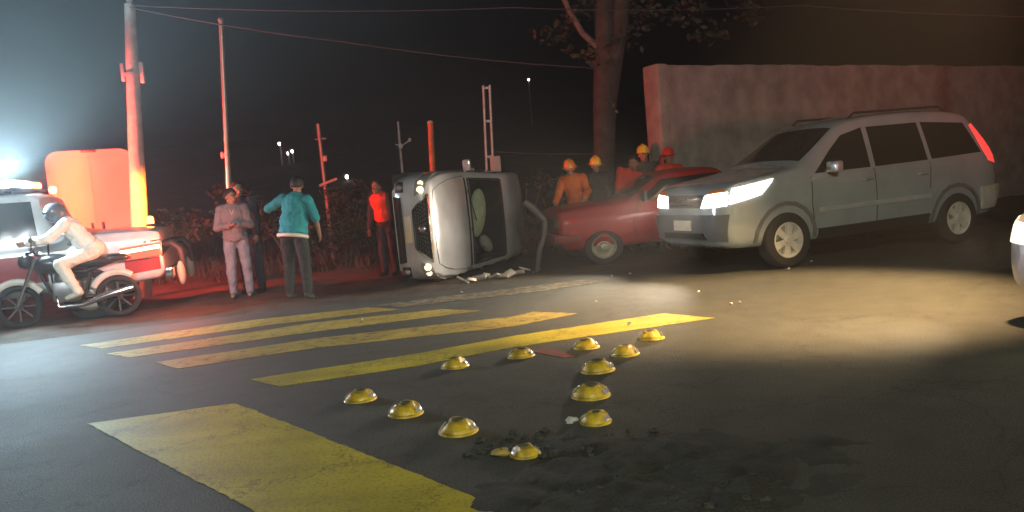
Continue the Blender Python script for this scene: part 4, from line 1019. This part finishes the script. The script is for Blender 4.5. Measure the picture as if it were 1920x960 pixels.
cr = empty('cross_pole', label='slim pole with a short slanting cross arm behind the man in the teal shirt', cat='pole')
D = 19.0; t_, b_ = atd(596, 232, D), atd(624, 470, D); b_ = V((b_.x, D, -.03)); cr.location = b_; top = t_-b_
MB().tube([(0, 0, 0), top], [.055, .045], 12).build('pole', GALV, cr, smooth=True)
a1, a2 = atd(599, 348, D-.08)-b_, atd(632, 335, D-.08)-b_
ca = MB(); ca.tube([a1, a2], .035, 8); ca.build('cross_arm', mat('pale_bar', (.6, .55, .52), .5), cr, smooth=True)
s1 = atd(600, 262, D)-b_; ca = MB(); ca.tube([s1+V((-.12, 0, .02)), s1+V((.14, 0, .02))], .02, 8); ca.box(s1+V((.08, -.04, -.45)), (.1, .06, .14), bev=.01); ca.build('bracket', GALV, cr, smooth=True)

ap = empty('antenna_mast', label='thin grey mast with small brackets left of the orange post', cat='mast')
D = 17.5; t_, b_ = atd(746, 228, D), V((atd(768, 470, D).x, D, -.03)); ap.location = b_; top = t_-b_
MB().tube([(0, 0, 0), top], [.045, .03], 10).build('pole', GALV, ap, smooth=True)
s1 = atd(752, 274, D)-b_; ca = MB(); ca.tube([s1+V((-.12, 0, .05)), s1, s1+V((.18, 0, .10))], .014, 6); ca.ell(s1+V((0, -.05, 0)), (.05, .04, .06)); ca.ell(s1+V((.2, 0, .12)), (.035, .035, .045)); ca.build('bracket', mat('white_ceramic2', (.7, .7, .68), .3), ap, smooth=True)

op = empty('orange_post', label='short orange post rising directly behind the nose of the overturned car', cat='post')
D = 15.6; t_, b_ = atd(807, 232, D), V((atd(818, 480, D).x, D, -.03)); op.location = b_; top = t_-b_
MB().tube([(0, 0, 0), top], [.06, .055], 12).build('post', WOOD, op, smooth=True)
cp = MB(); cp.lathe([(.056, 0), (.062, .01), (.05, .05), (0, .07)], c=top, n=12); cp.build('cap', mat('pale_cap', (.5, .42, .3), .6), op, smooth=True)

dp = empty('twin_rail_post', label='tall post of two parallel grey rails behind the roof of the overturned car', cat='post')
D = 15.0; t_, b_ = atd(912, 160, D), V((atd(926, 490, D).x, D, -.03)); dp.location = b_; top = t_-b_
for sg in (-1, 1):
    m = MB(); o_ = V((sg*.06, 0, 0)); r_ = top.normalized(); sc = [(0, 0, 0), top]
    m.tube([o_+V(sc[0]), o_+V(sc[1])], .026, 6); m.build('rail', GALV, dp, smooth=True)
for f in (.12, .36, .6, .80, .985):
    m = MB(); m.box(top*f, (.13, .03, .05), bev=.006); m.build('spacer', GALV, dp, smooth=True)
m = MB(); q = atd(925, 306, D)-b_; m.box(q+V((.04, -.02, -.12)), (.20, .1, .50), bev=.015); m.build('meter_box', mat('box_grey', (.4, .36, .33), .6, .2), dp, smooth=True)

sp_ = empty('fence_post', label='dim narrow post standing between the tree and the wall', cat='post')
D = 15.4; t_, b_ = atd(1221, 158, D), V((atd(1226, 480, D).x, D, -.03)); sp_.location = b_; top = t_-b_
MB().tube([(0, 0, 0), top], [.07, .06], 10).build('post', mat('weathered_post', (.2, .19, .17), .9), sp_, smooth=True)
cp = MB(); cp.lathe([(.062, 0), (.07, .01), (.05, .04), (0, .05)], c=top, n=10); cp.build('cap', CONC, sp_, smooth=True)

def cable(label, pts, r=.012):
    out = []
    for (a, b) in zip(pts[:-1], pts[1:]):
        n = 20; L = (b-a).length
        for i in range(n+(1 if b is pts[-1] else 0)):
            t_ = i/n; out.append(a.lerp(b, t_)+V((0, 0, -.035*L*4*t_*(1-t_)*.35)))
    o = MB().tube(out, r, 6).build('overhead_cable', mat('cable_grey', (.045, .045, .045), .7), smooth=True)
    tag(o, label, 'cable', 'overhead cables')
cable('upper overhead cable running along the top of the picture from the concrete pole', [atd(244, 10, 13.6), atd(960, 14, 14.2), atd(1500, 10, 14.8), atd(2200, 30, 15.5)], .010)
cable('lower overhead cable sagging from the upper left towards the tree', [atd(243, 14, 13.5), atd(640, 78, 14.2), atd(1120, 128, 15.0)], .011)
cable('thin cable running from the twin rail post past the tree', [atd(925, 284, 15.0), atd(1132, 288, 15.2)], .008)

# ---------------------------------------------------------------- rough wall on the right
WL, WR = atd(1245, 122, 14.6), None
w0 = V((WL.x, 14.6, 0)); wdir = V((math.sin(math.radians(60)), math.cos(math.radians(60)), 0)); wn_ = V((-wdir.y, wdir.x, 0))
WHT = WL.z
def wall_mat():
    m = mat('rough_render', (.36, .32, .30), .95, var=.4, scale=2.2, bump=.6, bscale=16); return m
wall = empty('boundary_wall', w0, math.atan2(wdir.y, wdir.x), 'high rough rendered wall behind the silver grey car', 'wall')
m = MB(); nx, nz = 150, 40; Lw = 15.0; vv = []
for side in (0, 1):
    for j in range(nz+1):
        for i in range(nx+1):
            x = Lw*i/nx; z = -.05+(WHT+.05+.02*hn(x, 9, .8)+.02*hn(x, 5, 4))*j/nz
            y = -(.02*hn(x*1.0, z, .9)+.012*hn(x, z, 4.0)) if side == 0 else .32
            vv.append((x, y, z))
N = (nx+1)*(nz+1); fs = []
for j in range(nz):
    for i in range(nx):
        a = j*(nx+1)+i; fs.append((a, a+1, a+nx+2, a+nx+1)); fs.append((N+a, N+a+nx+1, N+a+nx+2, N+a+1))
for i in range(nx):
    a = nz*(nx+1)+i; fs.append((a, a+1, N+a+1, N+a)); fs.append((i, N+i, N+i+1, i+1))
for j in range(nz):
    a = j*(nx+1); fs.append((a, a+nx+1, N+a+nx+1, N+a)); a += nx; fs.append((a, N+a, N+a+nx+1, a+nx+1))
m.add(vv, fs); m.build('wall_body', wall_mat(), wall, smooth=50)
m = MB(); zc = WHT
m.box((-.10, .14, WHT/2), (.24, .42, WHT+.04), bev=.03); m.build('end_pillar', mat('pillar_render', (.34, .31, .28), .95, var=.3, scale=3, bump=.9, bscale=12), wall, smooth=True)

# ---------------------------------------------------------------- trees and shrubs
BARK = mat('bark', (.06, .06, .05), .95, var=.45, scale=5, bump=1.0, bscale=14)
LEAF = mat('leaf', (.04, .05, .022), .7, var=.5, scale=1.2)
def leaves(mb, c, r, n, s):
    for _ in range(n):
        d = V((random.gauss(0, 1), random.gauss(0, 1), random.gauss(0, 1))).normalized()*(random.random()**.4)
        p = V(c)+V((d.x*r[0], d.y*r[1], d.z*r[2])); a = V((random.gauss(0, 1), random.gauss(0, 1), random.gauss(0, .6))).normalized()
        b = a.cross(V((random.gauss(0, 1), random.gauss(0, 1), random.gauss(0, 1)))).normalized(); L = s*random.uniform(.6, 1.3)
        mb.add([p, p+a*L*.5+b*L*.28, p+a*L, p+a*L*.5-b*L*.28], [(0, 1, 2, 3)])
random.seed(11)
tree = empty('roadside_tree', label='bare lower trunk of a tall tree forking above the rescuers', cat='tree')
D = 15.2; b_ = V((atd(1134, 480, D).x, D, -.05)); tree.location = b_
P_ = lambda px, py, d=0: atd(px, py, D+d)-b_
m = MB()
m.tube([V((0, 0, -.05)), P_(1133, 300), P_(1134, 200), P_(1140, 120)], [.30, .20, .22, .27], 16)
m.tube([P_(1138, 150), P_(1134, 60), P_(1128, -40), P_(1112, -180)], [.20, .20, .17, .12], 12)
m.tube([P_(1142, 150), P_(1158, 60), P_(1168, -40), P_(1190, -190)], [.19, .19, .16, .11], 12)
to = m.build('trunk', BARK, tree, smooth=True); 
m = MB(); m.tube([P_(1128, 95), P_(1092, 62, -.1), P_(1068, 22, -.2), P_(1050, -20, -.3), P_(1000, -110, -.5)], [.07, .055, .05, .045, .03], 10); m.tube([P_(1165, 10), P_(1230, -60, .2), P_(1300, -120, .4)], [.08, .06, .04], 8); m.build('limb', mat('pale_bark', (.16, .145, .125), .9, var=.3, bump=.8, bscale=14), tree, smooth=True)
m = MB()
for _ in range(46):
    px = random.uniform(930, 1480); py = random.uniform(-420, -30); dd = random.uniform(-2, 2.5); c = P_(px, py, dd); leaves(m, c, (.55, .55, .4), 70, .16)
for px, py, nn in ((1040, 60, 60), (1085, 25, 50), (1210, 30, 70), (1290, 20, 70), (1330, 60, 60), (1400, 25, 70), (1100, 100, 30), (1170, 70, 40)):
    leaves(m, P_(px, py, random.uniform(-.8, .8)), (.42, .4, .28), nn, .15)
m.build('crown', LEAF, tree)
m = MB(); leaves(m, P_(1142, 115), (.18, .24, .35), 160, .10); leaves(m, P_(1135, 190), (.2, .24, .3), 120, .09); leaves(m, P_(1120, 95), (.2, .2, .2), 60, .09); m.build('ivy', mat('ivy_leaf', (.12, .13, .06), .6, var=.4), tree)

spots = [(330, 17.6, 1.5), (480, 18.5, 1.9), (545, 17.2, 1.3), (655, 19.0, 1.7), (700, 18.0, 1.2), (985, 18.5, 1.6), (1050, 17.4, 1.3), (20, 17.0, 2.0)]
words = ['low dark shrub right of the concrete pole', 'taller dark shrub behind the man in grey', 'low dark shrub right behind the man in teal', 'dark shrub behind the slim cross pole', 'small dark shrub left of the antenna mast', 'dark shrub right of the twin rail post', 'small dark shrub left of the tree trunk', 'dark shrub at the left edge behind the emergency pickup']
for (px, D, hgt), wd in zip(spots, words):
    b_ = V((atd(px, 470, D).x, D, 0)); s_ = empty('shrub', b_, 0, wd, 'shrub', 'shrubs on the dark bank')
    m = MB(); 
    for k in range(5):
        a = random.uniform(0, 2*PI); m.tube([(0, 0, -.1), (.25*math.cos(a), .25*math.sin(a), hgt*.45), (.5*math.cos(a), .5*math.sin(a), hgt*.8)], [.035, .025, .01], 6)
    m.build('stem', BARK, s_, smooth=True)
    m = MB()
    for k in range(9): leaves(m, (random.gauss(0, .4), random.gauss(0, .35), hgt*random.uniform(.3, .95)), (.38, .36, .28), 60, .12)
    m.build('foliage', LEAF, s_)
# rough grass on the bank: stuff
m = MB()
for _ in range(5200):
    a = random.uniform(-16, 14); x = random.uniform(-9, 9); y = random.uniform(15.2, 24); z0 = hillz(x, y)-.05
    q = V((x, y, z0)); d = V((random.gauss(0, .10), random.gauss(0, .10), random.uniform(.15, .45))); s_ = V((random.gauss(0, 1), random.gauss(0, 1), 0)).normalized()*.02
    m.add([q-s_, q+s_, q+d], [(0, 1, 2)])
tag(m.build('bank_grass', mat('dry_grass', (.06, .055, .03), .9, var=.4)), 'rough dry grass on the dark bank behind the people', 'grass', kind='stuff')

# ---------------------------------------------------------------- far lamps on the hill
FAR = emit('far_lamp', (1, .86, .78), 9); 
for (px, py, D, wd) in ((525, 270, 46, 'far lamp on the dark hillside, left of the close pair'), (541, 288, 46, 'far lamp on the hillside, dimmer left one of the close pair'), (549, 284, 46.5, 'far lamp on the hillside, brighter right one of the close pair'),
                        (652, 337, 36, 'far lamp on the hillside just right of the slim cross pole'), (991, 150, 62, 'far lamp alone high up on the dark hillside left of the tree')):
    t_ = atd(px, py, D); zb = hillz(t_.x, D)-.3; s_ = empty('street_lamp', (t_.x, D, zb), 0, wd, 'street lamp', 'far lamps on the hill')
    hgt = max(.4, t_.z-zb)
    m = MB(); m.tube([(0, 0, 0), (0, 0, hgt-.02), (0, -.12, hgt+.12)], .05, 8); m.build('post', GALV, s_, smooth=True)
    m = MB(); m.lathe([(.02, .16), (.16, .12), (.17, .10)], c=(0, -.16, hgt), n=12); m.build('shade', GALV, s_, smooth=True)
    m = MB(); m.ell((0, -.16, hgt), (.075 if px != 541 else .05, .075, .09)); m.build('bulb', FAR, s_, smooth='all')

# ---------------------------------------------------------------- road studs
STY = mat('stud_yellow', (.68, .50, .02), .32, var=.35, scale=12, coat=.7, bump=.3, bscale=60, dirt=(.20, .15, .03))
STW = mat('stud_reflector', (.85, .85, .85), .05, .6, var=.05, coat=1); STD = mat('stud_top_dark', (.10, .095, .05), .5, var=.4, scale=25)
from mathutils import noise as nz_
def make_stud(name='road_stud'):
    r_ = empty(name)
    m = MB(); m.lathe([(.119, 0), (.118, .007), (.114, .011), (.106, .013)], n=28); m.lathe([(.108, .016), (0, .016)], n=28); m.build('flange', STY, r_, smooth=True)
    m = MB(); n = 36; pr = [(.108, .014), (.104, .030), (.092, .050), (.072, .064), (.05, .069), (.034, .0665), (.026, .062), (0, .061)]
    m.lathe(pr, n=n)
    sd_ = random.uniform(0, 50); v2 = []
    for x, y, z in m.v:                       # two saddles cut for the reflectors
        a = math.atan2(y, x); c = abs(math.cos(a)); rr = math.hypot(x, y)
        if rr > .06 and c > .86: z = min(z, .014+(.108-rr)*.75)
        k_ = nz_.noise(V((x*13+sd_, y*13, z*6))); z = max(.012, z*(1+.26*k_)-.012*max(0, -y/.1)*(1 if z > .04 else 0)); x += .006*k_; y += .005*nz_.noise(V((x*22, y*22+sd_, 3)))
        v2.append((x, y, z))
    m.v = v2; m.build('dome', STY, r_, smooth=55)
    m = MB(); m.ell((.0, .028, .060), (.052, .034, .014), nu=14, nv=8); m.v = [(x+.004*nz_.noise(V((x*40+sd_, y*40, 1))), y, z) for x, y, z in m.v]; m.build('dark_cap', STD, r_, smooth=True)  # darker cap set behind the centre of the dome
    for sg in (-1, 1):
        m = MB(); q = Matrix.Rotation(sg*math.radians(52), 3, 'Y')
        m.box((sg*.094, 0, .033), (.010, .074, .030), rot=Matrix.Rotation(-sg*math.radians(40), 3, 'Y'), bev=.003); m.build('reflector', STW, r_, smooth=True)
    return r_
proto = None
studs = [(676, 749, -.25, 1, 'yellow road stud, first from the left in the near row beside the wide stripe'), (761, 776, -.3, 1, 'yellow road stud, second from the left in the near row'),
         (860, 809, -.2, 1.02, 'yellow road stud with bright reflectors, third from the left in the near row'), (985, 852, .3, .72, 'small worn yellow stud at the edge of the broken asphalt'),
         (853, 687, -.2, 1, 'leftmost yellow road stud of the far row along the striped crossing'), (977, 668, -.2, 1, 'second yellow road stud of the far row, left of the reddish smear'),
         (1099, 652, -.15, 1, 'third yellow road stud of the far row, right of the reddish smear'), (1221, 635, -.1, 1, 'yellow road stud at the tip of the triangle, nearest the stripe end'),
         (1172, 664, -.35, 1, 'yellow road stud just in front of the triangle tip'), (1121, 695, -.35, 1.12, 'yellow road stud in the right row, third from the triangle tip'),
         (1108, 742, -.45, 1.12, 'large yellow road stud in the right row, fourth from the triangle tip'), (1117, 791, -.6, .82, 'yellow road stud with a broken chip beside it, nearest in the right row')]
for i, (px, py, rz_, sc, wd) in enumerate(studs):
    o = make_stud()
    o.location = at(px, py); o.rotation_euler = (random.uniform(-.03, .03), random.uniform(-.03, .03), rz_); o.scale = (sc*.97, sc*.97, sc*random.uniform(.9, 1.08)); tag(o, wd, 'road stud', 'yellow road studs set in a triangle')
# two broken scraps of stud
tt = MB(); a_, b_ = at(868, 534), at(985, 517)
for k in range(9):
    c_ = a_.lerp(b_, k/8); tt.box((c_.x, c_.y+.10+random.uniform(-.07, .07), .05+random.uniform(-.02, .05)), (random.uniform(.10, .26), random.uniform(.05, .12), random.uniform(.02, .05)), rot=Matrix.Rotation(random.uniform(-.7, .7), 3, 'Z') @ Matrix.Rotation(random.uniform(-.5, .5), 3, 'Y') @ Matrix.Rotation(random.uniform(-.6, .6), 3, 'X'), bev=.006)
tag(tt.build('torn_trim', mat('torn_pale_trim', (.50, .47, .40), .45, .2, var=.4), smooth=True), 'torn pale trim crushed on the road under the windscreen of the overturned car', 'car wreckage')
def scrap(px, py, m_, wd, s=.05):
    m = MB(); random.seed(int(px)); m.ell((0, 0, .012), (s, s*.7, .022), nu=9, nv=6); m.v = [(x+random.gauss(0, .006), y+random.gauss(0, .006), max(0, z)) for x, y, z in m.v]
    o = m.build('stud_fragment', m_, smooth=30, loc=at(px, py)); tag(o, wd, 'stud fragment')
scrap(940, 852, mat('dull_yellow', (.34, .27, .07), .7, var=.4), 'dull yellow stud fragment left of the small worn stud', .055)
scrap(1072, 792, mat('pale_chip', (.45, .48, .46), .5), 'pale chipped fragment left of the nearest stud in the right row', .035)
scrap(1180, 610+0, mat('pale_chip', (.4, .4, .4)), 'small pale chip lying on the yellow stripe end', .02)
# reddish smear of broken lens: flat stain on the road (part of the road)
st = stripe([(1000, 660), (1060, 672), (1078, 668), (1040, 655), (1010, 654)], mat('reddish_stain', (.16, .04, .03), .8, var=.5), 'reddish_stain', .003)

# broken asphalt patch in the foreground, part of the road
random.seed(5)
ctr = at(1238, 884); m = MB(); nx, ny = 90, 60; ux, uy = 1.08, .62; vv = []
from mathutils import noise as nz_
for j in range(ny+1):
    for i in range(nx+1):
        u = -1+2*i/nx; v = -1+2*j/ny; x = ctr.x+u*ux; y = ctr.y+v*uy
        e = max(0, 1-max(abs(u), abs(v))**4); rr = math.hypot(u, v)
        h = .5*nz_.noise(V((x*3, y*3, 1)))+.35*nz_.noise(V((x*9, y*9, 2)))+.2*nz_.noise(V((x*25, y*25, 3)))
        cell = nz_.voronoi(V((x*2.6, y*2.6, 0)))[0]; cr_ = min(1, (cell[1]-cell[0])*5)
        w_ = max(0, min(1, (1.0-rr+.35*nz_.noise(V((x*2, y*2, 7))))*2.2))
        z = -.006+w_*(.012+.042*h+.018*cr_)
        vv.append((x, y, z))
m.add(vv, [(j*(nx+1)+i, j*(nx+1)+i+1, (j+1)*(nx+1)+i+1, (j+1)*(nx+1)+i) for j in range(ny) for i in range(nx)])
m.build('broken_asphalt', mat('broken_bitumen', (.034, .036, .029), .85, var=.55, scale=7, bump=.9, bscale=70, rv=.6), road, smooth=30)
m = MB()
def chunk(p, s):
    o = len(m.v); m.ell((p.x, p.y, s*.3), (s, s*random.uniform(.6, 1), s*.6), nu=7, nv=5)
    for k in range(o, len(m.v)):
        x, y, z = m.v[k]; m.v[k] = (x+random.gauss(0, s*.16), y+random.gauss(0, s*.16), max(.0, z+random.gauss(0, s*.12)))
for _ in range(150):
    t_ = random.random(); px, py = random.choice([(random.gauss(1010, 45), random.gauss(840, 14)), (random.gauss(940, 30), random.gauss(838, 10)), (random.gauss(1170, 70), random.gauss(895, 25)), (random.gauss(1290, 60), random.gauss(940, 14)), (random.gauss(1130, 50), random.gauss(830, 12))])
    chunk(at(px, py), random.choice([.006, .008, .012, .018, .028]))
tag(m.build('rubble', mat('asphalt_crumbs', (.055, .058, .048), .85, var=.5, scale=30, bump=.6, bscale=80), smooth=25), 'crumbs of broken asphalt scattered round the hole', 'rubble', kind='stuff')
# glass splinters
GLS = mat('glass_splinter', (.9, .9, .88), .05, .5, coat=1)
gl = None
for (px, py) in ((865, 549), (1273, 492), (1522, 491), (1371, 571), (1386, 568), (1148, 518), (1182, 514), (1117, 567), (1310, 548), (1480, 505), (1000, 512), (1012, 505), (680, 600)):
    if gl is None:
        m = MB(); m.ell((0, 0, .012), (.022, .016, .014), nu=5, nv=3); gl = m.build('glass_splinter', GLS); o = gl
    else: o = gl.copy(); C.objects.link(o)
    o.location = at(px, py); o.rotation_euler = (random.uniform(-.5, .5), random.uniform(-.5, .5), random.uniform(0, 6)); tag(o, 'tiny glittering glass splinter on the road', 'glass splinter', 'glass splinters scattered on the road')

# ---------------------------------------------------------------- street lamps out of view, and an added floodlight on the left
def street_lamp(x, y, hgt, en, col, wd, aim, cone=96):
    s_ = empty('street_lamp', (x, y, 0), 0, wd, 'street lamp', 'street lamps on the near side')
    a = V((aim[0]-x, aim[1]-y, 0)).normalized()
    m = MB(); m.tube([(0, 0, 0), (0, 0, hgt), a*.5+V((0, 0, hgt+.35)), a*1.4+V((0, 0, hgt+.45))], [.09, .06, .045, .04], 12); m.build('post', GALV, s_, smooth=True)
    m = MB(); m.box(a*1.6+V((0, 0, hgt+.47)), (.5, .24, .1), rot=Matrix.Rotation(math.atan2(a.y, a.x), 3, 'Z'), bev=.03); m.build('lamp_head', BLACKP, s_, smooth=True)
    m = MB(); m.box(a*1.6+V((0, 0, hgt+.405)), (.36, .18, .03), rot=Matrix.Rotation(math.atan2(a.y, a.x), 3, 'Z')); m.build('lamp_glass', emit('lamp_glass_'+wd[:5], col, 20), s_)
    lamp('street_light', 'SPOT', a*1.6+V((0, 0, hgt+.36)), en, col, s_, spot_size=math.radians(cone), spot_blend=.75, shadow_soft_size=.15).rotation_euler = (V((aim[0], aim[1], aim[2] if len(aim) > 2 else 0))-V((x+a.x*1.6, y+a.y*1.6, hgt+.36)) if cone < 90 else V((a.x*1.3, a.y*1.3, -1))).to_track_quat('-Z', 'Y').to_euler()
street_lamp(2.2, -7.5, 6.0, 4800, (1, .97, .76), 'street lamp on the near pavement behind the viewer', (2.0, 9))
street_lamp(-6.5, -5.5, 6.0, 8500, (.88, .97, 1), 'street-style floodlight added unseen behind the viewer on the left, aimed at the rider', (-6.0, 9.5, .5), 24)  # unseen floodlight added to whiten the motorcycle rider

street_lamp(6.3, 6.4, 5.4, 11500, (1, .62, .29), 'warm street lamp just outside the right edge, over the pool of light on the road', (2.75, 7.9, 0), 50)
sun = lamp('faint_fill', 'SUN', (0, 0, 20), .012, (.8, .9, 1), angle=math.radians(.5)); sun.rotation_euler = (math.radians(40), 0, math.radians(20))  # weak sun lamp added as overall fill; no moonlight in this scene

# ---------------------------------------------------------------- night haze that carries the glow of the lamps
hz = MB().box((0, 30, 7.0), (280, 200, 16.2)).build('haze', bpy.data.materials.new('haze'))
hm = hz.data.materials[0]; hm.use_nodes = True; n_ = hm.node_tree.nodes; n_.remove(n_['Principled BSDF'])
vs = n_.new('ShaderNodeVolumePrincipled'); vs.inputs['Color'].default_value = (.9, .9, .9, 1); vs.inputs['Density'].default_value = .0036; vs.inputs['Anisotropy'].default_value = .5
hm.node_tree.links.new(vs.outputs[0], n_['Material Output'].inputs['Volume'])
tag(hz, kind='stuff'); hz['label'] = 'thin night haze glowing round the lamps'; hz['category'] = 'haze'
